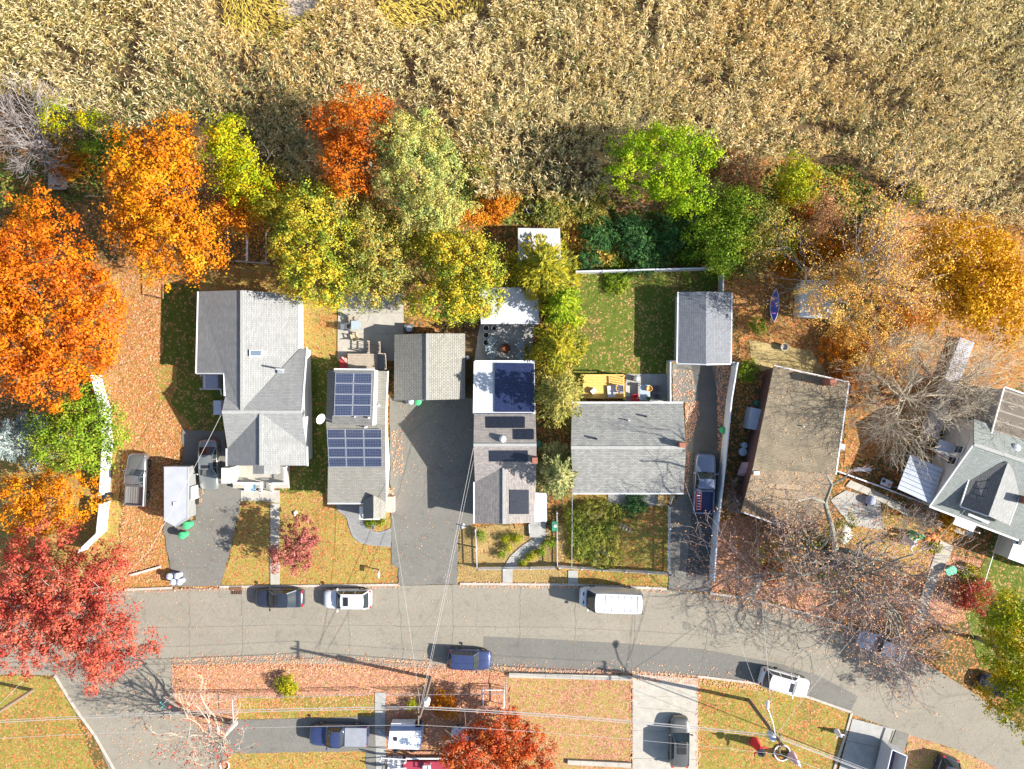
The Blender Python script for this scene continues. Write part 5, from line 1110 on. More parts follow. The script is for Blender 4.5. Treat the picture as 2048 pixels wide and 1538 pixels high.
def vehicle(name, label, kind, px, py, ang, L, W, H, pm, cat='car', sunroof=None, rails=False, bed=None, group=None):
    pr = PROF[kind]; c = P(px, py, H*.55); root = empty(name, label, cat, (c.x, c.y, .07), R(ang), group)
    k = H/1.5 if kind in ('sedan', 'coupe') else H/1.75 if kind in ('suv', 'truck') else 1.0
    if kind in ('truck', 'suv', 'sedan'): k = min(k, 1.12)
    topf = lambda t: interp(t, pr['top'])*k
    xs = [t for t, _ in WF]+[-.72, -.4, 0, .38, .65]; xs = sorted(set(xs))
    if kind == 'truck': xs = [t for t in xs if t > -.24]; xs = [-.235]+xs
    b = MB(); ring(b, xs, L, W, topf); b.build('body', pm, root, smooth=50)
    x0, x1, x2, x3 = [t*L/2 for t in pr['gh']]; zb0, zb1 = topf(pr['gh'][0])-.01, topf(max(pr['gh'][3], -.95))-.01
    wb = W/2*.90; wt = W/2*pr['gw']; zr = H-.03
    def row(xb, xt, zb, t, wbx=None):          # across, from base to roof edge
        w = (wbx or wb)*(1-t)+wt*t; x = xb+(xt-xb)*t; z = zb+(zr-zb)*t
        return [(x-abs(u)**2.2*.10*(1 if xb > 0 else -1), u*w, z-abs(u)**2*.03*t) for u in (-.985, -.8, -.4, 0, .4, .8, .985)]
    b = MB(); b.grid([row(x0, x1, zb0, t) for t in (0.02, .5, .96)]); b.build('windscreen', M_vg, root, smooth=60)
    if kind != 'van':
        b = MB(); b.grid([row(x3, x2, zb1, t)[::-1] for t in (0.04, .5, .96)]); b.build('rear_window', M_vg, root, smooth=60)
    # roof panel, crowned
    b = MB(); n = 7; rows = []
    for i in range(n):
        t = i/(n-1); x = x2+(x1-x2)*t; e = .97 if i in (0, n-1) else 1
        rows.append([(x-(abs(u)**2.2*.10 if t > .5 else -abs(u)**2.2*.10)*abs(2*t-1), u*wt*e, H-.005-.045*abs(u)**2.5-.03*abs(2*t-1)**3) for u in (-1, -.85, -.5, 0, .5, .85, 1)])
    b.grid(rows); b.build('roof', pm, root, smooth=60)
    if kind == 'van':                          # tall panel body under the roof
        b = MB(); rr = []
        for x in (x2, x2+.1, x1-.1, x1): rr.append([(x, -wt-.004, H-.05), (x, -W/2*.97, H-.5), (x, -W/2*.985, 1.05)])
        b.grid(rr)
        rr = [[(x, -y, z) for x, y, z in r][::-1] for r in rr]; b.grid(rr)
        b.face([(x2, -wt, H-.05), (x2, -W/2*.97, H-.5), (x2, -W/2*.985, 1.0), (x2, W/2*.985, 1.0), (x2, W/2*.97, H-.5), (x2, wt, H-.05)])
        for s in (-1, 1): b.face([(x1, s*wt, H-.05), (x0, s*wb*.985, zb0), (x1, s*W/2*.985, 1.05), (x1, s*W/2*.97, H-.5)][::s])
        b.build('panel_side', pm, root)
        for kk in range(6): b = MB(); b.box((x2+.45+kk*.62, 0, H+.004), (.07, wt*1.7, .02)); b.build('roof_rib', pm, root)
        for s in (-1, 1): b = MB(); b.box((L*.44, s*.42, 1.13*.98), (.1, .32, .02)); b.build('bonnet_vent', M_seam, root)
    else:
        for s in (-1, 1):
            b = MB(); zt = H-.06; q = [(x0-.06, s*wb, zb0-.02), (x1-.07, s*wt*1.01, zt), (x2+.07, s*wt*1.01, zt), (x3+.06, s*wb, zb1-.02)]
            b.face(q[::s]); b.build('side_window', M_vg, root)
            b = MB()
            for t in ((x0+x1)/2-.55*(1 if kind != 'truck' else .8), (x1+x2)/2-.25):
                if x3 < t < x1: b.bar((t, s*(wb+.005), (zb0+zb1)/2), (t, s*(wt*1.01+.006), zt), .09, .02)
            b.bar((x0-.05, s*wb*.985, zb0-.02), (x1-.07, s*wt, H-.05), .07, .05); b.bar((x3+.05, s*wb*.985, zb1-.02), (x2+.07, s*wt, H-.05), .10, .05)
            b.bar((x1-.05, s*wt, H-.05), (x2+.05, s*wt, H-.05), .07, .05)
            b.build('pillar', pm, root)
    if sunroof:
        for a, e in sunroof:
            b = MB(); b.box(((a+e)/2*L/2, 0, H+.012), ((e-a)*L/2, wt*1.25, .016)); b.build('sunroof', M_seam, root)
    if rails:
        for s in (-1, 1): b = MB(); b.bar((x1-.15, s*wt*.92, H+.04), (x2+.15, s*wt*.92, H+.04), .05, .05); b.build('roof_rail', M_rim, root)
    for s in (-1, 1):
        b = MB(); xm = x0-.18; b.bar((xm, s*wb, zb0+.06), (xm-.02, s*(W/2+.02), zb0+.1), .05, .06); b.box((xm-.03, s*(W/2+.11), zb0+.12), (.12, .22, .16)); b.build('mirror', pm, root)
        b = MB(); xf = .90*L/2; b.grid([[(xf+.0, s*W/2*.86, topf(.9)-.13), (xf+.11, s*W/2*.70, topf(.95)-.10), (xf+.17, s*W/2*.48, topf(.96)-.10)][::s], [(xf-.03, s*W/2*.83, topf(.9)-.02), (xf+.05, s*W/2*.70, topf(.93)+.005), (xf+.1, s*W/2*.48, topf(.94)+.01)][::s]]); b.build('headlight', M_lamp, root, smooth=60)
        if kind != 'truck':
            b = MB(); xr = -.955*L/2; b.box((xr, s*W/2*.72, topf(-.95)-.08), (.14, W*.14, .16), s*.25); b.build('tail_light', M_tail, root)
        b = MB(); b.bar((x0+.05, s*W/2*.5, topf(.45)+.035), (.9*L/2, s*W/2*.44, topf(.9)+.03), .025, .012); b.build('bonnet_crease', pm, root)
    r = .33 if kind in ('sedan', 'coupe') else .38
    for x in (.61, -.60):
        for s in (-1, 1): wheel(root, x*L/2, s*(W/2-.1), r)
    b = MB(); b.box((0, 0, .3), (L*.86, W*.84, .25)); b.build('underbody', M_seam, root)
    if kind == 'truck':
        xb0, xb1 = -L/2+.03, -.235*L/2-.03; zb = 1.12*k; cx = (xb0+xb1)/2; lb = xb1-xb0
        b = MB(); b.box((cx, 0, .62), (lb, W*.9, .3)); b.build('bed_floor', bed or M_seam, root)
        for s in (-1, 1):
            b = MB(); b.grid([[(x, s*W/2*a, z) for a, z in ((.98, .4), (1.0, .75), (.985, zb-.04), (.95, zb), (.87, zb), (.86, .77))][::s] for x in (xb0, cx, xb1)]); b.face([(xb0, s*W/2*a, z) for a, z in ((.98, .4), (1.0, .75), (.985, zb-.04), (.95, zb), (.87, zb), (.86, .4))][::-s]); b.build('bed_side', pm, root)
        b = MB(); b.box((xb0+.05, 0, (.45+zb)/2), (.09, W*.93, zb-.45)); b.build('tailgate', pm, root)
        b = MB(); b.box((xb1-.03, 0, (.6+zb)/2), (.06, W*.9, zb-.6)); b.build('bed_bulkhead', pm, root)
        for s in (-1, 1): b = MB(); b.box((xb0+.01, s*W/2*.9, zb-.25), (.1, .12, .3)); b.build('tail_light', M_tail, root)
        for kk in range(7): b = MB(); b.box((cx, -W*.36+kk*W*.12, .785), (lb*.96, .06, .03)); b.build('bed_rib', bed or M_seam, root)
        b = MB(); b.box((xb0-.06, 0, .5), (.14, W*.9, .16)); b.build('bumper', M_rim, root)
    return root
PT = dict(black=paint('black_blue_paint', (.02, .028, .05), .3), white=paint('white_paint', (.66, .66, .66)), navy=paint('navy_paint', (.03, .05, .14), .3), silver=paint('silver_paint', (.50, .53, .60), .5),
          grey=paint('grey_paint', (.20, .20, .20), .5), dgrey=paint('graphite_paint', (.14, .135, .12), .5), sage=paint('sage_grey_paint', (.26, .27, .25), .5), slate=paint('slate_paint', (.16, .19, .27), .5), bone=paint('off_white_paint', (.66, .66, .62)))
vehicle('parked_sedan', 'black sedan parked by the kerb beside the rusty storm drain', 'sedan', 558, 1197, 180, 4.85, 1.86, 1.45, PT['black'], sunroof=[(-.06, .1)])
vehicle('parked_suv', 'white crossover with dark sunroof parked behind the black sedan', 'suv', 694, 1199, 180, 4.75, 1.9, 1.62, PT['white'], 'suv', sunroof=[(-.12, .08)])
vehicle('delivery_van', 'tall white panel van parked in front of the picket fences', 'van', 1221, 1200, 178, 5.95, 2.05, 2.7, PT['white'], 'van')
vehicle('parked_car', 'dark navy car parked on the lower side of the street against red leaves', 'suv', 938, 1320, -3, 4.4, 1.9, 1.6, PT['navy'])
vehicle('parked_suv', 'white suv parked beside the corner lawn near the streetlight', 'suv', 1571, 1367, -16, 4.9, 1.95, 1.75, PT['white'], 'suv', sunroof=[(.06, .2)], rails=True)
vehicle('parked_sedan', 'silver car parked beneath the huge bare oak', 'sedan', 1766, 1292, 161, 5.0, 1.88, 1.45, PT['silver'])
vehicle('parked_suv', 'grey suv with twin sunroofs on the pale concrete driveway', 'suv', 1360, 1486, 89, 4.95, 1.95, 1.72, PT['dgrey'], 'suv', sunroof=[(.02, .2), (-.28, -.02)])
t8 = vehicle('pickup_truck', 'navy pickup with grey bed cover on the driveway below the street', 'truck', 676, 1472, 179, 5.8, 2.0, 1.85, PT['navy'], 'pickup')
b = MB(); b.slab([(-2.85, -.92, 1.2), (-.72, -.92, 1.2), (-.72, .92, 1.2), (-2.85, .92, 1.2)], .05); b.build('bed_cover', simple('grey_tonneau', (.24, .25, .27), .7, .15, 2), t8)
vehicle('parked_coupe', 'white sports car half under the small red-orange tree', 'coupe', 946, 1474, 177, 4.4, 1.85, 1.25, PT['white'], sunroof=[(-.28, -.1)])
vehicle('pickup_truck', 'charcoal pickup parked on the leafy lawn left of the trailer', 'truck', 272, 959, 87, 5.2, 1.95, 1.8, PT['grey'], 'pickup', bed=PT['sage'])
vehicle('parked_sedan', 'grey-green sedan nosed down beside the grey house, half in its shadow', 'sedan', 417, 930, -89, 5.1, 1.92, 1.48, PT['sage'], sunroof=[(-.02, .1)])
t12 = vehicle('pickup_truck', 'slate pickup with a ladder in its bed on the narrow driveway', 'truck', 1409, 967, 87, 5.9, 2.05, 1.9, PT['slate'], 'pickup', bed=simple('blue_bed_liner', (.05, .06, .14), .6, .2, 3))
vehicle('parked_car', 'black car mostly hidden under the yellow-green tree at the right edge', 'sedan', 2008, 1378, 160, 4.7, 1.85, 1.45, PT['black'])
vehicle('parked_suv', 'dark suv with red tail lights cut by the bottom edge', 'suv', 1888, 1562, -108, 4.8, 1.95, 1.75, PT['black'], 'suv')
ld = empty('ladder', 'red and white ladder lying in the bed of the slate pickup', 'ladder', t12.matrix_basis @ Vector((-1.75, .48, .9)), R(87))
for s in (-1, 1): b = MB(); b.box((0, s*.21, .1), (1.9, .07, .1)); b.build('rail', simple('ladder_red', (.62, .10, .08), .6, .2, 6), ld)
for k in range(7): b = MB(); b.box((-.81+.27*k, 0, .1), (.07, .42, .05)); b.build('rung', M_trim, ld)
# enclosed trailer
tl = empty('box_trailer', 'enclosed trailer with pale roof and pointed nose between the pickup and the sedan', 'trailer', P(362, 990))
q = [P(328, 934, 2.3), P(376, 934, 2.3), P(375, 1036, 2.3), P(351, 1053, 2.3), P(328, 1040, 2.3)]
b = MB(); b.prism([(p.x, p.y) for p in q], .45, 2.26); part(tl, 'body', b, simple('grey_trailer_side', (.22, .22, .21), .5, .15, 2))
b = MB(); b.slab([Vector((p.x, p.y, 2.3)) for p in q], .05); part(tl, 'roof', b, simple('pale_trailer_roof', (.38, .39, .41), .5, .1, 1.2))
pbox(tl, 'roof_vent', 351, 1008, 2.3, 2.42, .42, .36, M_trim)
for k in range(4): a = q[k]; c = q[k+1]; b = MB(); b.bar((a.x, a.y, 2.29), (c.x, c.y, 2.29), .07, .08); part(tl, 'edge_trim', b, M_frame)
ce = sum(q, Vector())/5
for y in (-.45, .45): b = MB(); b.lathe([(.34, -.1), (.34, .1), (.2, .11)], (0, 0, 0), 16); o = b.build('wheel', M_tyre, tl); o.rotation_euler = (0, R(90), 0); o.location = (ce.x+1.18-tl.location.x, ce.y+y-tl.location.y, .34)
b = MB(); p = P(351, 1062, .5); b.bar((ce.x, ce.y-2.4, .5), (p.x, p.y-.3, .5), .1, .1); part(tl, 'hitch', b, M_irongrey)
pbox(tl, 'side_door', 389, 985, .5, 2.0, .08, 1.3, M_trim)
# camper
cm = empty('camper', 'small white camper trailer beside the path below the street', 'camper', P(808, 1475))
q = [P(778, 1461, 2.2), P(844, 1461, 2.2), P(840, 1500, 2.2), P(774, 1498, 2.2)]
b = MB(); b.prism([(p.x, p.y) for p in q], .4, 2.1); part(cm, 'body', b, simple('blue_camper_side', (.22, .30, .52), .4, .1, 2))
b = MB(); ce = sum(q, Vector())/4; b.slab([ce+(p-ce)*.95+Vector((0, 0, .03)) for p in q], .15); part(cm, 'roof', b, M_vinyl)
pbox(cm, 'rear_locker', 812, 1448, .5, 1.4, 2.8, .55, M_vinyl); pbox(cm, 'roof_hatch', 791, 1478, 2.22, 2.32, .3, .35, M_black); pcyl(cm, 'spare_wheel', 836, 1449, 1.0, 1.5, .32, M_tyre)
for x in (793, 825): b = MB(); b.lathe([(.3, -.1), (.3, .1), (.15, .11)], (0, 0, 0), 14); o = b.build('wheel', M_tyre, cm); o.rotation_euler = (R(90), 0, 0); p = P(x, 1500, .3); o.location = (p.x-cm.location.x, p.y-cm.location.y, .3)
b = MB(); p, r_ = P(776, 1478, .5), P(757, 1462, .5); b.bar(p, r_, .1, .1); part(cm, 'hitch', b, M_pipe)
# open trailer at the bottom right
ut = empty('open_trailer', 'tall open-topped trailer on the driveway at the bottom right', 'trailer', P(1790, 1535))
q = [P(1784, 1499, 2.4), P(1814, 1512, 2.4), P(1800, 1580, 2.4), P(1768, 1568, 2.4)]
for k in range(4):
    a, c = q[k], q[(k+1) % 4]; b = MB(); b.bar((a.x, a.y, 1.5), (c.x, c.y, 1.5), .09, 1.9); part(ut, 'side_panel', b, M_frame)
b = MB(); b.prism([(p.x, p.y) for p in q], .5, .6); part(ut, 'floor', b, simple('shade_blue_floor', (.06, .07, .12), .7));  # floor colour carries the dark blue shade between the trailer sides
for k in (0, 1): b = MB(); a = q[1].lerp(q[2], .4+.3*k); b.lathe([(.34, -.1), (.34, .1), (.2, .11)], (0, 0, 0), 16); o = b.build('wheel', M_tyre, ut); o.rotation_euler = (0, R(90), R(-20)); o.location = (a.x+.15-ut.location.x, a.y-ut.location.y, .34)
b = MB(); p = q[0].lerp(q[1], .5); b.bar((p.x, p.y, .5), (p.x+.4, p.y+1.2, .5), .1, .1); part(ut, 'hitch', b, M_irongrey)
# ------------------------------------------------------------------ fences
def solid_fence(label, pts, h=1.8, mat=None, seg=2.4, name='vinyl_fence'):
    mat = mat or M_vinyl; root = empty(name, label, 'fence', P(*pts[0]))
    pbox_r = lambda nm, p, w, z0, z1: (lambda m: (m.box((p.x, p.y, (z0+z1)/2), (w, w, z1-z0)), part(root, nm, m, mat)))(MB())
    for a, c in zip(pts[:-1], pts[1:]):
        a, c = P(*a), P(*c); d = c-a; n = max(1, int(round(d.length/seg)))
        for k in range(n):
            s = a+d*(k/n); e = a+d*((k+1)/n); u = d.normalized()*.07
            m = MB(); m.bar((s.x+u.x, s.y+u.y, h/2+.02), (e.x-u.x, e.y-u.y, h/2+.02), .05, h-.1); part(root, 'panel', m, mat)
            m = MB(); m.bar((s.x+u.x, s.y+u.y, h), (e.x-u.x, e.y-u.y, h), .12, .09); part(root, 'top_rail', m, mat)
            pbox_r('post', s, .14, 0, h+.1)
    pbox_r('post', c, .14, 0, h+.1); return root
def picket_fence(label, pts, h=1.15, mat=None, step=.15):
    mat = mat or M_vinyl; root = empty('picket_fence', label, 'fence', P(*pts[0])); pk = MB()
    for a, c in zip(pts[:-1], pts[1:]):
        a, c = P(*a), P(*c); d = c-a; n = max(1, int(round(d.length/2.4))); u = d.normalized()
        for z in (.3, h-.25): m = MB(); m.bar((a.x, a.y, z), (c.x, c.y, z), .05, .09); part(root, 'rail', m, mat)
        for k in range(n+1): p = a+d*(k/n); m = MB(); m.box((p.x, p.y, (h+.12)/2), (.11, .11, h+.12)); part(root, 'post', m, mat)
        nn = int(d.length/step)
        for k in range(nn): p = a+d*((k+.5)/nn); pk.bar((p.x, p.y, .06), (p.x, p.y, h), .075, .022)
    stuff(part(root, 'pickets', pk, mat)); return root
def wire_fence(label, pts, h=1.1, mat=None, step=.12, name='chain_link_fence'):
    mat = mat or M_pipe; root = empty(name, label, 'fence', P(*pts[0])); w = MB()
    for a, c in zip(pts[:-1], pts[1:]):
        a, c = P(*a), P(*c); d = c-a; n = max(1, int(round(d.length/2.6)))
        m = MB(); m.tube([(a.x, a.y, h), (c.x, c.y, h)], .025, 6); part(root, 'top_rail', m, mat)
        for k in range(n+1): p = a+d*(k/n); m = MB(); m.tube([(p.x, p.y, 0), (p.x, p.y, h+.04)], .03, 6); part(root, 'post', m, mat)
        nn = int(d.length/step)
        for k in range(nn):
            p = a+d*(k/nn); q = a+d*((k+1)/nn); w.bar((p.x, p.y, .05), (q.x, q.y, h), .008, .008); w.bar((q.x, q.y, .05), (p.x, p.y, h), .008, .008)
    stuff(part(root, 'mesh', w, mat)); return root
solid_fence('upper white fence section under the dense green tree', [(203, 752), (221, 815), (226, 880), (220, 984)])
solid_fence('lower white fence section curving behind the red maple', [(220, 1003), (214, 1060), (176, 1096)])
solid_fence('tall white fence between the narrow driveway and the brown-roofed house', [(1464, 727), (1452, 800), (1440, 925), (1425, 1050), (1418, 1152)], 1.85)
solid_fence('white fence across the back of the green lawn', [(1150, 548), (1412, 541)], 1.6); solid_fence('short white fence behind the gabled shed', [(1437, 552), (1437, 596)], 1.6)
solid_fence('white fence between the green lawn and the narrow driveway', [(1352, 722), (1334, 723), (1334, 802)], 1.6); solid_fence('short white fence right of the gabled shed', [(1458, 726), (1464, 727)], 1.7, seg=.6)
picket_fence('white picket fence around the garden with the curved path', [(952, 1056), (955, 1134), (1114, 1132), (1113, 1022)])
picket_fence('white picket fence around the yard of the plain grey house', [(1118, 1130), (1335, 1144), (1336, 1008), (1342, 990)])
wire_fence('thin wire fence between the cedar and the tall grass', [(1143, 965), (1142, 1130)], 1.0, step=.4)
solid_fence('low white rail fence from the brown house to the white house', [(1661, 938), (1745, 968), (1850, 1008)], .9, seg=2.0, name='rail_fence')
wire_fence('chain-link fence at the side of the dormer house', [(1985, 1062), (1950, 1175)], 1.1, step=.3)
wire_fence('chain-link fence along the pink leaf strip below the street', [(348, 1386), (480, 1386), (560, 1385), (740, 1380)], 1.1, step=.2)
wire_fence('chain-link fence behind the navy car', [(775, 1381), (1012, 1378), (1014, 1345)], 1.1, step=.2)
wire_fence('chain-link fence stub beside the side street driveway', [(474, 1390), (476, 1434)], 1.2, mat=M_trim, step=.3)
pf = empty('pipe_frame', 'pale rectangular pipe frame standing on the leaves below the navy car', 'frame', P(986, 1395))
for a, c in (((966, 1380), (1008, 1380)), ((1008, 1380), (1008, 1416)), ((1008, 1416), (966, 1416)), ((966, 1416), (966, 1380))):
    m = MB(); m.tube([P(*a, .9), P(*c, .9)], .05, 6); part(pf, 'rail', m, M_trim)
for x, y in ((966, 1380), (1008, 1380), (1008, 1416), (966, 1416)): m = MB(); q = P(x, y, .9); m.tube([(q.x, q.y, 0), q], .04, 6); part(pf, 'leg', m, M_trim)
gl = empty('goal_frame', 'thin metal goal frame on the leafy lawn beside the grey house', 'frame', P(305, 570))
for pth in ([(326, 540, 1.9), (326, 597, 1.9)], [(326, 597, 1.9), (300, 590, .05)], [(326, 540, 1.9), (300, 533, .05)], [(322, 597, .05), (326, 597, 1.9)], [(322, 540, .05), (326, 540, 1.9)]):
    m = MB(); m.tube([P(*p) for p in pth], .04, 6); part(gl, 'pipe', m, simple('rusty_pipe', (.30, .17, .12), .7, .2, 4))
pg = empty('picket_gate_bench', 'slatted honey-wood bench by the corner of the plain grey house', 'bench', P(1328, 1000))
for k in range(7): pbar(pg, 'slat', (1316, 990+k*3.2, .5), (1334, 989+k*3.2, .5), .1, .05, M_deck)
for x, y in ((1318, 991), (1332, 990), (1318, 1009), (1332, 1008)): pbox(pg, 'leg', x, y, 0, .47, .07, .07, M_deck)
# ------------------------------------------------------------------ poles and cables
M_pole = simple('creosote_pole', (.20, .145, .10), .85, .25, 5); M_cable = simple('cable', (.42, .40, .38), .5, .1, 5)
def upole(label, x, y, h, arm=True):
    c = P(x, y); root = empty('utility_pole', label, 'pole', c); m = MB(); m.tube([(0, 0, 0), (0, 0, h*.5), (0, 0, h)], [.19, .165, .13], 12); m.build('pole', M_pole, root, smooth=50)
    if arm: m = MB(); m.bar((-.15, -.9, h-.5), (-.15, .9, h-.5), .1, .12); m.build('crossarm', M_pole, root)
    for s in (-.8, -.3, .3, .8): m = MB(); m.lathe([(.03, 0), (.06, .05), (.04, .1), (.06, .15), (.02, .2)], (-.15, s, h-.44), 8); m.build('insulator', M_irongrey, root)
    return root
pA = upole('utility pole with a pale transformer near the navy car', 861, 1355, 8.6); pB = upole('utility pole with streetlight on the corner lawn', 1497, 1400, 9.3); pC = upole('utility pole on the lawn below the red maple', 66, 1380, 8.8)
m = MB(); m.lathe([(.02, 5.0), (.28, 5.0), (.3, 5.1), (.3, 5.85), (.25, 5.95), (.08, 6.0)], (.28, 0, 0), 16); m.build('transformer', simple('pale_transformer', (.75, .77, .80), .4, .05, 3), pA, smooth=40)
m = MB(); m.lathe([(.02, 7.1), (.28, 7.1), (.3, 7.2), (.3, 8.0), (.25, 8.1), (.08, 8.15)], (-.45, .1, 0), 16); m.build('transformer', simple('grey_transformer', (.45, .48, .53), .4, .05, 3), pB, smooth=40)
q = P(1535, 1410, 7.7)-pB.location; m = MB(); m.tube([(0, 0, 7.4), q*.5+Vector((0, 0, 3.95)), (q.x, q.y-.25, 7.75)], .045, 8); m.build('lamp_arm', M_pipe, pB, smooth=60)
m = MB(); m.tube([(q.x, q.y-.35, 7.72), (q.x, q.y-.1, 7.74), (q.x+.03, q.y+.25, 7.70), (q.x+.04, q.y+.42, 7.66)], [.08, .17, .16, .06], 10); m.build('lamp_head', simple('pale_lamp', (.72, .76, .78), .4, .05, 3), pB, smooth=60)
def cable(label, pts, r=.018, sag=.5, group=None):
    m = MB(); path = []
    for a, c in zip(pts[:-1], pts[1:]):
        a = Vector(a); c = Vector(c); n = 14
        for k in range(n+(1 if c == Vector(pts[-1]) else 0)): t = k/n; path.append(a.lerp(c, t)-Vector((0, 0, sag*4*t*(1-t))))
    m.tube(path, r, 5); return tag(m.build('power_cable', M_cable, None, smooth=60), label, 'cable', group)
tA, tB, tC = [o.location+Vector((-.15, 0, z-.25)) for o, z in ((pA, 8.6), (pB, 9.3), (pC, 8.8))]; fR = Vector((62, -47, 8.6)); fL = Vector((-64, -30, 8.6))
for dy, zz, nm, r in ((.8, 0, 'upper', .016), (-.8, 0, 'second', .016), (.1, -1.2, 'thick lower', .03), (-.1, -2.1, 'lowest', .022)):
    o_ = Vector((0, dy, zz)); cable('%s power cable running from pole to pole below the street' % nm, [fL+o_, tC+o_, tA+o_, tB+o_, fR+o_], r, .55)
cable('service cable from the dark-panel house to the pole by the navy car', [P(948, 890, 4.6), tA+Vector((0, 0, -1.2))], .016, .5); cable('second service cable from the dark-panel house across the wide driveway', [P(949, 912, 4.0), tA+Vector((.1, 0, -1.8))], .013, .6)
cable('service cable from the grey house over the trailer', [P(444, 826, 4.6), P(300, 1100, 6.0), tC+Vector((.2, 0, -1.3))], .016, .25); cable('service cable from the solar house across the street', [P(771, 950, 3.6), tA+Vector((0, .2, -1.5))], .014, .5)
cable('service cable from the brown-roofed house to the streetlight pole', [P(1506, 936, 4.3), tB+Vector((0, .2, -1.4))], .014, .6); cable('service cable from the plain grey house to the streetlight pole', [P(1368, 960, 3.4), tB+Vector((-.1, .2, -1.6))], .013, .6)
cable('service cable from the dormer house to the streetlight pole', [P(1930, 1020, 4.6), tB+Vector((.1, .1, -1.5))], .014, .7)
sg = empty('street_sign', 'street sign post at the corner of the side street', 'sign', P(350, 1386))
m = MB(); m.tube([(0, 0, 0), (0, 0, 2.9)], .035, 8); m.build('post', simple('pale_blue_post', (.5, .62, .66), .4, .1, 4, .3), sg); m = MB(); m.box((0, 0, 2.75), (.06, .75, .24), .3); m.build('sign_blade', simple('sign_green', (.10, .30, .26), .5), sg); m = MB(); m.box((0, 0, 3.0), (.75, .06, .22), .3); m.build('sign_blade', MATS['sign_green'], sg)
# ------------------------------------------------------------------ bins, tubs, furniture
M_binG = simple('bright_green_plastic', (.06, .42, .16), .5, .15, 4); M_binD = simple('dark_green_plastic', (.03, .14, .09), .5, .15, 4); M_binL = simple('light_grey_plastic', (.42, .45, .50), .5, .12, 4); M_tub = simple('pale_plastic', (.62, .64, .68), .5, .08, 4); M_terra = simple('terracotta', (.60, .28, .14), .8, .15, 4); M_soil = simple('potting_soil', (.06, .04, .025), .95, .2, 6)
def bin_(name, label, x, y, r, h, mat, lid=None, cat='bin', group=None, dome=.12):
    c = P(x, y, h); root = empty(name, label, cat, (c.x, c.y, .03), 0, group)
    m = MB(); m.lathe([(r*.78, 0), (r*.86, .02), (r, h*.92), (r*1.06, h*.93), (r*1.06, h*.98), (r*.98, h*.98)], n=18); m.build('body', mat, root, smooth=40)
    m = MB(); m.lathe([(r*1.08, h*.98), (r*1.05, h+.03), (r*.7, h+dome*.8), (r*.25, h+dome), (.01, h+dome)], n=18); m.build('lid', lid or mat, root, smooth=40)
    m = MB(); m.bar((-.1, 0, h+dome+.03), (.1, 0, h+dome+.03), .03, .03); m.build('handle', lid or mat, root)
    return root
def tub(name, label, x, y, r, h, mat, fill=None, cat='tub', group=None):
    c = P(x, y, h); root = empty(name, label, cat, (c.x, c.y, .03), 0, group)
    m = MB(); m.lathe([(r*.8, 0), (r*.98, h*.95), (r*1.05, h), (r*1.05, h+.03), (r*.9, h+.03), (r*.88, h*.6)], n=20, cap=False); m.build('wall', mat, root, smooth=40)
    m = MB(); m.lathe([(r*.88, h*.6), (r*.4, h*.63), (.01, h*.62)], n=20); m.build('soil', fill or M_soil, root); return root
bin_('trash_bin', 'bright green round bin right by the trailer hitch', 373, 1051, .36, .95, M_binG); bin_('trash_bin', 'bright green round bin standing in front of the trailer hitch', 364, 1071, .34, .95, M_binG)
for x, y, w in ((339, 1153, 'upper left'), (354, 1152, 'upper right'), (346, 1164, 'lower left'), (359, 1164, 'lower right')): bin_('trash_bin', '%s grey barrel of the four by the kerb' % w, x, y, .30, .8, M_binL)
bin_('trash_bin', 'round green bin by the garage door', 836, 804, .32, .8, M_binG); bin_('trash_bin', 'grey bin left of the green one by the garage', 822, 803, .28, .8, M_binL); bin_('trash_bin', 'dark bin farthest left under the garage eave', 810, 802, .26, .75, M_black)
bin_('trash_bin', 'green lidded bin on leaves beside the tall white fence', 1447, 861, .32, .7, M_binG); bin_('trash_bin', 'teal barrel by the grey side shed', 1515, 807, .3, .8, M_binD); bin_('trash_bin', 'upper pale barrel in the shade of the brown house', 1489, 891, .3, .7, M_binL); bin_('trash_bin', 'lower pale barrel in the shade of the brown house', 1486, 904, .38, .8, M_binL)
bin_('trash_bin', 'dark green barrel between the house and the sage-green cedar', 1077, 888, .32, .9, M_binD); bin_('trash_bin', 'black bin in the gap of the white fence', 209, 992, .32, 1.0, M_black); bin_('propane_tank', 'white round tank beside the garage wall', 935, 715, .18, .6, M_tub, cat='tank')
rc = empty('recycling_cart', 'green wheeled recycling cart with white emblem by the picket fence', 'cart', P(1109, 1053))
pbox(rc, 'body', 1109, 1053, .08, .95, .5, .85, M_binD); pbox(rc, 'lid', 1110, 1052, .96, 1.02, .58, .9, simple('cart_green', (.05, .26, .14), .5)); m = MB(); c = P(1111, 1052, 1.03); m.lathe([(.17, 0), (.17, .008), (.02, .009)], (c.x, c.y, 1.022), 18); part(rc, 'emblem', m, M_trim)
for s in (-.22, .22): m = MB(); c = P(1109, 1060); m.lathe([(.1, -.04), (.1, .04), (.02, .045)], (0, 0, 0), 10); o = m.build('wheel', M_tyre, rc); o.rotation_euler = (0, R(90), 0); o.location = (s, c.y-rc.location.y, .1)
for x, y, w in ((972, 656, 'uppermost pale-rimmed'), (972, 670, 'second pale-rimmed'), (972, 685, 'lowest pale-rimmed')): tub('planter_tub', '%s planter in the row by the fire pit yard' % w, x, y, .3, .4, M_tub)
tub('planter_tub', 'dark planter beside the row of pale-rimmed ones', 988, 656, .25, .4, M_binL); tub('white_tub', 'left white ring tub at the edge of the reeds', 1062, 419, .45, .45, M_tub); tub('white_tub', 'right white ring tub at the edge of the reeds', 1091, 428, .48, .45, M_tub)
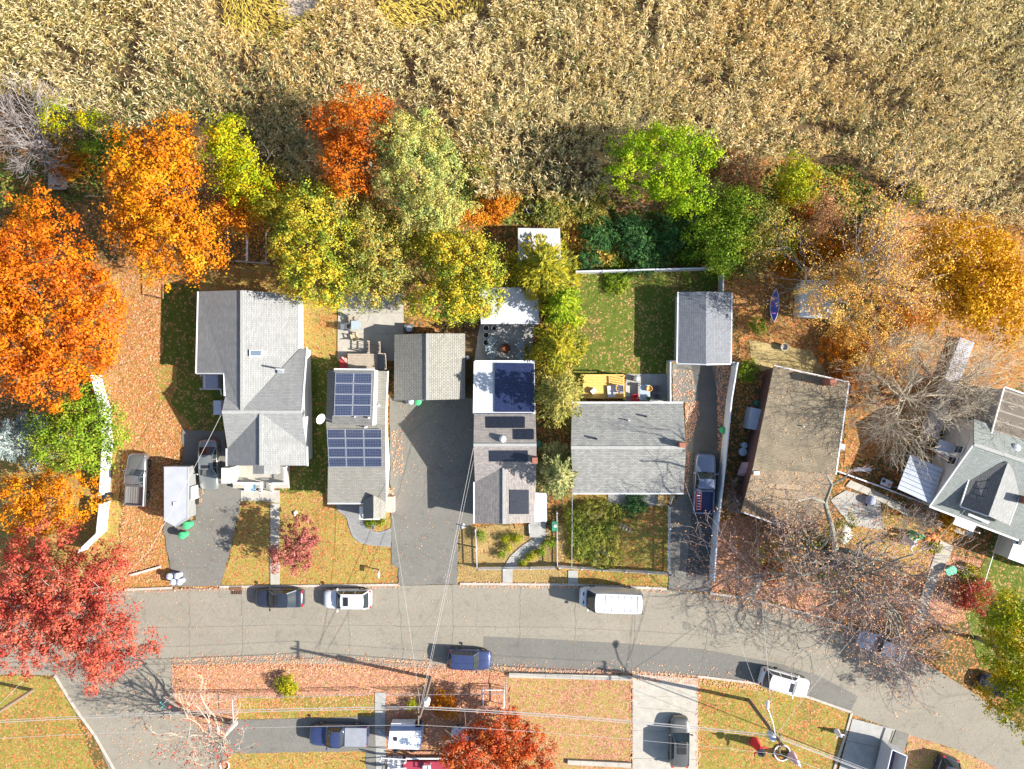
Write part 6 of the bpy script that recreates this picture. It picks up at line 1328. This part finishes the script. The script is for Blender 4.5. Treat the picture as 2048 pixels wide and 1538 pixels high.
tub('fire_pit', 'rusty round fire pit among garden chairs', 1011, 697, .5, .4, M_iron, simple('ash_embers', (.22, .07, .03), .9, .4, 8), 'fire pit'); tub('plant_pot', 'round pale pot on the yellow bare earth', 1569, 694, .36, .5, simple('stone_pot', (.50, .50, .40), .8), simple('pinkish_gravel', (.5, .42, .36), .9), 'pot')
ring_ = empty('stone_ring', 'ring of pale stones around the fire pit', 'stone ring', P(1011, 697))
for k in range(14): t = 6.283*k/14; m = MB(); m.lathe([(.02, 0), (.16, .02), (.15, .12), (.05, .16)], (1.05*math.cos(t), 1.0*math.sin(t), .06), 7); m.build('stone', M_conc, ring_)
def chair(label, x, y, rz, mat, name='garden_chair', group=None):
    c = P(x, y, .5); root = empty(name, label, 'chair', (c.x, c.y, .06), rz, group)
    for k in range(4): m = MB(); m.box((0, -.21+.14*k, .4-.0*k), (.56, .12, .035)); m.build('seat_slat', mat, root)
    for k in range(5): m = MB(); m.bar((-.22+.11*k, .28, .38), (-.24+.12*k, .52, 1.0), .095, .03); m.build('back_slat', mat, root)
    for s in (-1, 1):
        m = MB(); m.box((s*.33, -.02, .6), (.12, .62, .03)); m.build('armrest', mat, root)
        m = MB(); m.box((s*.31, -.26, .3), (.06, .08, .6)); m.build('leg', mat, root); m = MB(); m.box((s*.31, .24, .3), (.06, .08, .6)); m.build('leg', mat, root)
    return root
M_chg = simple('grey_resin', (.34, .40, .42), .6, .12, 4); M_chr = simple('red_resin', (.68, .03, .03), .45, .12, 4); M_chd = simple('dark_metal', (.10, .11, .12), .5, .12, 4)
for x, y, a, w in ((985, 680, 2.5, 'upper left'), (982, 697, 1.57, 'middle left'), (986, 712, .7, 'lower left'), (1040, 689, -2.4, 'upper right'), (1041, 713, -.8, 'lower right')): chair('%s grey chair around the fire pit' % w, x, y, a, M_chg)
chair('bright red chair on the patio below the deck', 1270, 799, 0, M_chr)
for x, y, a, w in ((1310, 778, -1.57, 'upper'), (1310, 794, -1.57, 'lower')): chair('%s striped dark chair right of the glass table' % w, x, y, a, M_chd)
def table(label, x, y, sx, sy, h, mat, name='table', rz=0):
    c = P(x, y, h); root = empty(name, label, 'table', (c.x, c.y, .06), rz); m = MB(); m.box((0, 0, h-.06), (sx, sy, .05)); m.build('top', mat, root)
    for a in (-1, 1):
        for b2 in (-1, 1): m = MB(); m.box((a*(sx/2-.07), b2*(sy/2-.07), (h-.085)/2), (.06, .06, h-.085)); m.build('leg', M_chd, root)
    return root
table('grey glass-topped table on the patio with orange and green pots', 1290, 785, 1.0, 1.5, .75, simple('frosted_glass', (.36, .42, .46), .2, .1, 3, spec=.6)); table('pale grey table on the honey-wood deck', 1223, 783, .8, 1.15, .75, simple('pale_grey_top', (.50, .50, .50), .6, .08, 3), rz=.06)
pk_ = tub('pumpkin', 'orange pumpkin on the corner of the glass table', 1296, 777, .28, .3, simple('pumpkin_orange', (.78, .40, .12), .6, .12, 3), MATS['pumpkin_orange'], 'pumpkin'); pk_.location.z = .79
gp = tub('plant_pot', 'small green plant pot on the glass table', 1294, 797, .2, .25, M_binD, FOL['green'], 'pot'); gp.location.z = .79
bin_('kettle_grill', 'round grey kettle grill beside the deck', 1273, 757, .3, .85, M_chd, M_pipe, 'grill', dome=.2)
d4 = empty('honey_deck', 'new honey-coloured wooden deck behind the plain grey house', 'deck', P(1207, 774))
for k in range(15): pbox(d4, 'deck_board', 1207, 750.5+k*3.2, .5, .55, 4.1, .145, M_deck)
pbox(d4, 'deck_frame', 1207, 774, .05, .49, 3.9, 2.2, M_barkd); railing(d4, [(1247, 752), (1249, 798)], .9, .55, M_deck, .22, rw=.12); pbar(d4, 'edge_rail', (1170, 750, 1.45), (1248, 750, 1.45), .12, .08, M_deck)
chair('pale lavender chair at the end of the grey deck table', 1238, 778, -1.57, simple('lavender_fabric', (.46, .47, .60), .8)).location.z = .56
st = empty('stone_step_bench', 'pale stone bench between the deck and the glass table', 'bench', P(1255, 782)); pbox(st, 'seat', 1255, 782, .3, .4, .45, 1.1, M_conc); pbox(st, 'support', 1255, 774, .06, .3, .35, .2, M_conc); pbox(st, 'support', 1255, 790, .06, .3, .35, .2, M_conc)
cb = empty('cooler_box', 'white cooler box on the honey-wood deck', 'cooler', P(1187, 782)); pbox(cb, 'body', 1187, 782, .56, .9, .5, .38, M_trim, .7); pbox(cb, 'lid', 1187, 782, .9, .97, .54, .42, M_vinyl, .7)
table('square grey table on the concrete back patio', 712, 650, .95, .85, .75, M_chg); chair('wooden chair above the grey patio table', 706, 641, .3, M_wood); chair('tan wooden chair below the grey patio table', 710, 673, 3.5, simple('tan_slats', (.50, .42, .26), .8, .15, 4)); chair('dark chair left of the grey patio table', 694, 654, 1.6, M_chd)
chair('white plastic chair on the maroon porch', 856, 1527, 0, M_trim, 'porch_chair').location.z = .92
bb = empty('blue_storage_bench', 'pale blue bench in front of the white porch', 'bench', P(500, 975)); pbox(bb, 'box', 500, 976, .06, .5, 1.05, .6, simple('pale_blue', (.42, .60, .72), .5)); pbox(bb, 'lid', 500, 976, .5, .57, 1.12, .66, MATS['pale_blue'])
pt_ = empty('picnic_table', 'slatted wooden bench in the shadowed front yard', 'bench', P(1252, 1053))
for k in range(4): pbar(pt_, 'slat', (1243+k*6, 1046+k*3.0, .45), (1240+k*6, 1056+k*3.0, .45), .16, .05, M_wood)
for x, y in ((1244, 1050), (1260, 1060)): pbox(pt_, 'leg', x, y, 0, .42, .1, .1, M_wood)
pk2 = empty('picnic_table', 'weathered picnic table in the shade below the grey thicket', 'table', P(115, 362)); pbox(pk2, 'top', 115, 362, .72, .78, 1.8, .8, M_wood)
for s in (-14, 14): pbox(pk2, 'bench', 115, 362+s, .42, .47, 1.8, .28, M_wood)
for x in (103, 127): pbox(pk2, 'leg_frame', x, 362, 0, .71, .1, 1.3, M_wood)
wb_ = empty('wheelbarrow', 'green wheelbarrow in the garden bed by the curved path', 'wheelbarrow', P(1892, 1140), .4)
m = MB(); m.prism([(-.35, -.36), (.55, -.4), (.75, 0), (.55, .4), (-.35, .36)], .35, .65); m.build('tray', simple('wheelbarrow_green', (.10, .50, .30), .5), wb_); m = MB(); m.lathe([(.2, -.05), (.2, .05), (.05, .06)], (0, 0, 0), 14); o = m.build('wheel', M_tyre, wb_); o.rotation_euler = (R(90), 0, 0); o.location = (.75, 0, .2)
for s in (-1, 1): m = MB(); m.tube([(.7, s*.15, .22), (-.3, s*.25, .4), (-1.0, s*.3, .62)], .025, 6); m.build('handle', M_wood, wb_); m = MB(); m.tube([(-.3, s*.25, .4), (-.4, s*.27, 0)], .02, 5); m.build('leg', M_irongrey, wb_)
for x, y, r, w in ((1857, 1078, .26, 'left'), (1866, 1073, .3, 'middle'), (1873, 1081, .26, 'right')):
    c = P(x, y, .3); o = empty('pumpkin', '%s pumpkin of the three beside the concrete path' % w, 'pumpkin', (c.x, c.y, .02)); m = MB()
    m.grid([[(rr*r*(1+.06*math.cos(8*t))*math.cos(t), rr*r*(1+.06*math.cos(8*t))*math.sin(t), z*r) for t in [6.283*j/24 for j in range(24)]] for rr, z in ((.3, 0), (.8, .15), (1, .6), (.85, 1.1), (.4, 1.3), (.1, 1.2))], 0, True); m.build('fruit', simple('deep_pumpkin_orange', (.80, .20, .03), .5, .15, 6), o, smooth=60); m = MB(); m.tube([(0, 0, 1.15*r), (.03, .02, 1.65*r)], [.04, .025], 6); m.build('stem', M_wood, o)
# yard decorations: tall lawn figures
def figure(label, x, y, h, robe, head, rz=0, arms=True, hat=None, lean=0.0):
    """lawn ornament on a stake: skirted robe, arms, head"""
    c = P(x, y, h*.5); root = empty('lawn_figure', label, 'decoration', (c.x, c.y, 0), rz); s = h/1.8; m = MB()
    m.lathe([(.42*s, .05), (.36*s, .5*s), (.24*s, .95*s), (.27*s, 1.3*s), (.2*s, 1.44*s), (.07*s, 1.5*s)], n=14); m.build('robe', robe, root, smooth=50)
    m = MB(); m.lathe([(.03, 1.48*s), (.1*s, 1.52*s), (.13*s, 1.64*s), (.11*s, 1.76*s), (.02, 1.82*s)], n=12); m.build('head', head, root, smooth=50)
    for q in (-1, 1): m = MB(); m.tube([(q*.22*s, 0, 1.36*s), (q*.48*s, -.1*s, 1.12*s), (q*.62*s, -.32*s, 1.2*s)], [.09*s, .075*s, .05*s], 7); m.build('arm', robe, root, smooth=60)
    if hat: m = MB(); m.lathe([(.34*s, 1.74*s), (.33*s, 1.76*s), (.13*s, 1.78*s), (.08*s, 2.0*s), (.01, 2.3*s)], n=14); m.build('hat', hat, root, smooth=40)
    return root
M_fr = simple('red_cloth', (.65, .04, .05), .8, .2, 5); M_fw = simple('white_cloth', (.75, .75, .78), .8, .15, 5); M_fg = simple('green_cloth', (.05, .40, .14), .8, .2, 5); M_fp = simple('pink_cloth', (.66, .46, .50), .8, .2, 5); M_fk = simple('black_cloth', (.03, .03, .035), .9, .2, 5)
figure('tall witch lawn figure in red and black on the corner lawn', 1516, 1495, 2.2, M_fr, M_fw, .6, hat=M_fk); figure('pale pink lawn figure at the bottom edge of the corner lawn', 1590, 1520, 1.9, M_fp, M_fw, -.5); figure('white lawn figure by the kerb end of the corner lawn', 1678, 1468, 1.2, M_fw, M_fw, .3)
figure('white ghost lawn figure below the bare oak branches', 1822, 1085, 2.0, M_fw, M_fw, 1.0); figure('green-robed lawn figure beside the white ghost', 1833, 1072, 1.8, M_fg, M_binG, .4)
rg = empty('wreath_ring', 'white ring wreath lying on the corner lawn', 'wreath', P(1563, 1504)); m = MB(); m.tube([(.78*math.cos(t), .78*math.sin(t), .14+.03*math.sin(7*t)) for t in [6.283*k/30 for k in range(31)]], .07, 7, cap=False); m.build('ring', M_fw, rg, smooth=60)
for t in (0, 2.1, 4.2): m = MB(); m.tube([(0, 0, .12), (.76*math.cos(t), .76*math.sin(t), .12)], .03, 6); m.build('spoke', M_fk, rg)
cr_ = empty('small_ring', 'white hoop on the grass beside the navy pickup driveway', 'hoop', P(450, 1530)); m = MB(); m.tube([(.45*math.cos(t), .45*math.sin(t), .12) for t in [6.283*k/24 for k in range(25)]], .06, 7, cap=False); m.build('hoop', M_fw, cr_, smooth=60)
# canoe
cn = empty('canoe', 'blue and purple canoe resting beside the tarpaulin shelter', 'canoe', P(1546, 612), R(86)); rows = []
for k in range(13):
    t = -1+2*k/12; w = .42*(1-abs(t)**2.3)+.01; z = .42+.16*abs(t)**3; rows.append([(t*1.65, -w, z), (t*1.65, -w*.8, .16+.1*abs(t)**2), (t*1.65, 0, .06+.16*abs(t)**3), (t*1.65, w*.8, .16+.1*abs(t)**2), (t*1.65, w, z)])
m = MB(); m.grid(rows); m.build('hull', simple('canoe_blue', (.16, .18, .50), .4, .2, 3), cn, smooth=60)
for s in (0, 4): m = MB(); m.tube([r[s] for r in rows], .03, 5); m.build('gunwale', M_trim, cn)
for x in (-.7, .7): m = MB(); m.box((x, 0, .36), (.2, .6, .03)); m.build('thwart', simple('canoe_purple', (.34, .16, .44), .5), cn)
# mailbox, garden lamp panel, rocks
mb_ = empty('mailbox', 'white mailbox on a post near the street by the driveway', 'mailbox', P(756, 1148)); pbox(mb_, 'post', 757, 1142, 0, 1.05, .09, .09, M_wood); m = MB(); c = P(757, 1150, 1.15); m.tube([(c.x, c.y-.25, 1.17), (c.x, c.y+.25, 1.17)], .13, 10); part(mb_, 'box', m, M_trim); pbar(mb_, 'arm', (748, 1141, .95), (762, 1143, .95), .07, .07, M_wood)
sl = empty('solar_garden_light', 'little solar garden light panel in the curve of the paver walk', 'light', P(746, 1055)); pbox(sl, 'panel', 746, 1055, .5, .54, .22, .5, M_frame); pbox(sl, 'cells', 746, 1055, .545, .552, .15, .42, glass('dark_cells', (.02, .03, .06))); pbox(sl, 'stake', 746, 1055, 0, .5, .04, .04, M_black)
for x, y, w in ((591, 1026, 'white garden ball beside the maroon plum tree'), (926, 1052, 'round pale stone at the corner of the wide driveway'), (1685, 1068, 'large white boulder beside the bare oak trunk')):
    big = 1.0 if x == 1685 else .28; o = empty('boulder', w, 'stone', P(x, y)); m = MB(); rr = np.random.default_rng(int(x))
    m.grid([[(q*big*(1+.12*math.sin(3*t+x))*math.cos(t)*.8, q*big*(1+.1*math.sin(2*t))*math.sin(t), z*big) for t in [6.283*j/14 for j in range(14)]] for q, z in ((.8, -.05), (1, .25), (.8, .6), (.4, .78), (.02, .8))], 0, True); m.build('rock', simple('white_rock', (.72, .70, .66), .8, .12, 2), o, smooth=60)
tp = empty('covered_mower', 'pale tarpaulin-covered mower on the patio of the oak yard', 'mower', P(1738, 1000)); m = MB(); c = P(1738, 1000); m.lathe([(.5, .05), (.48, .4), (.35, .7), (.1, .8)], (0, 0, 0), 10); m.build('cover', simple('blue_grey_cover', (.36, .40, .55), .7, .2, 4), tp, smooth=50)
for s in (-.3, .3): m = MB(); m.box((s, -.45, .12), (.1, .22, .22)); m.build('wheel', M_tyre, tp)
dn = empty('fallen_banner', 'crumpled white sheet on the brown leaves beside the metal patio roof', 'sheet', P(1724, 939)); m = MB()
m.grid([[(-.9+1.8*i/9+.05*math.sin(j), (-.2+.4*j/4)*(1-.5*abs(i/9-.5)), .06+.07*math.sin(i*1.7+j*2.1)) for j in range(5)] for i in range(10)]); m.build('cloth', M_fw, dn, smooth=80)
tb = empty('outdoor_table_set', 'pale table cluttered with pots beside the metal patio roof', 'table', P(1773, 966)); pbox(tb, 'top', 1773, 966, .7, .76, 1.1, .7, M_tub, -.4); pbox(tb, 'pot', 1780, 970, .77, 1.0, .25, .25, M_terra, .2); pbox(tb, 'pot', 1768, 962, .77, .95, .25, .25, M_fk, .2)
for x, y in ((1763, 962), (1783, 971)): pbox(tb, 'leg', x, y, 0, .69, .07, .5, M_chd, -.4)
ac = empty('air_conditioner', 'grey air conditioner unit behind the garage', 'air conditioner', P(818, 658)); pbox(ac, 'case', 818, 657, .05, .75, .85, .75, M_chd); m = MB(); c = P(818, 657, .78); m.lathe([(.3, 0), (.3, .02), (.04, .03)], (c.x, c.y, .755), 16); part(ac, 'fan_grille', m, M_pipe)
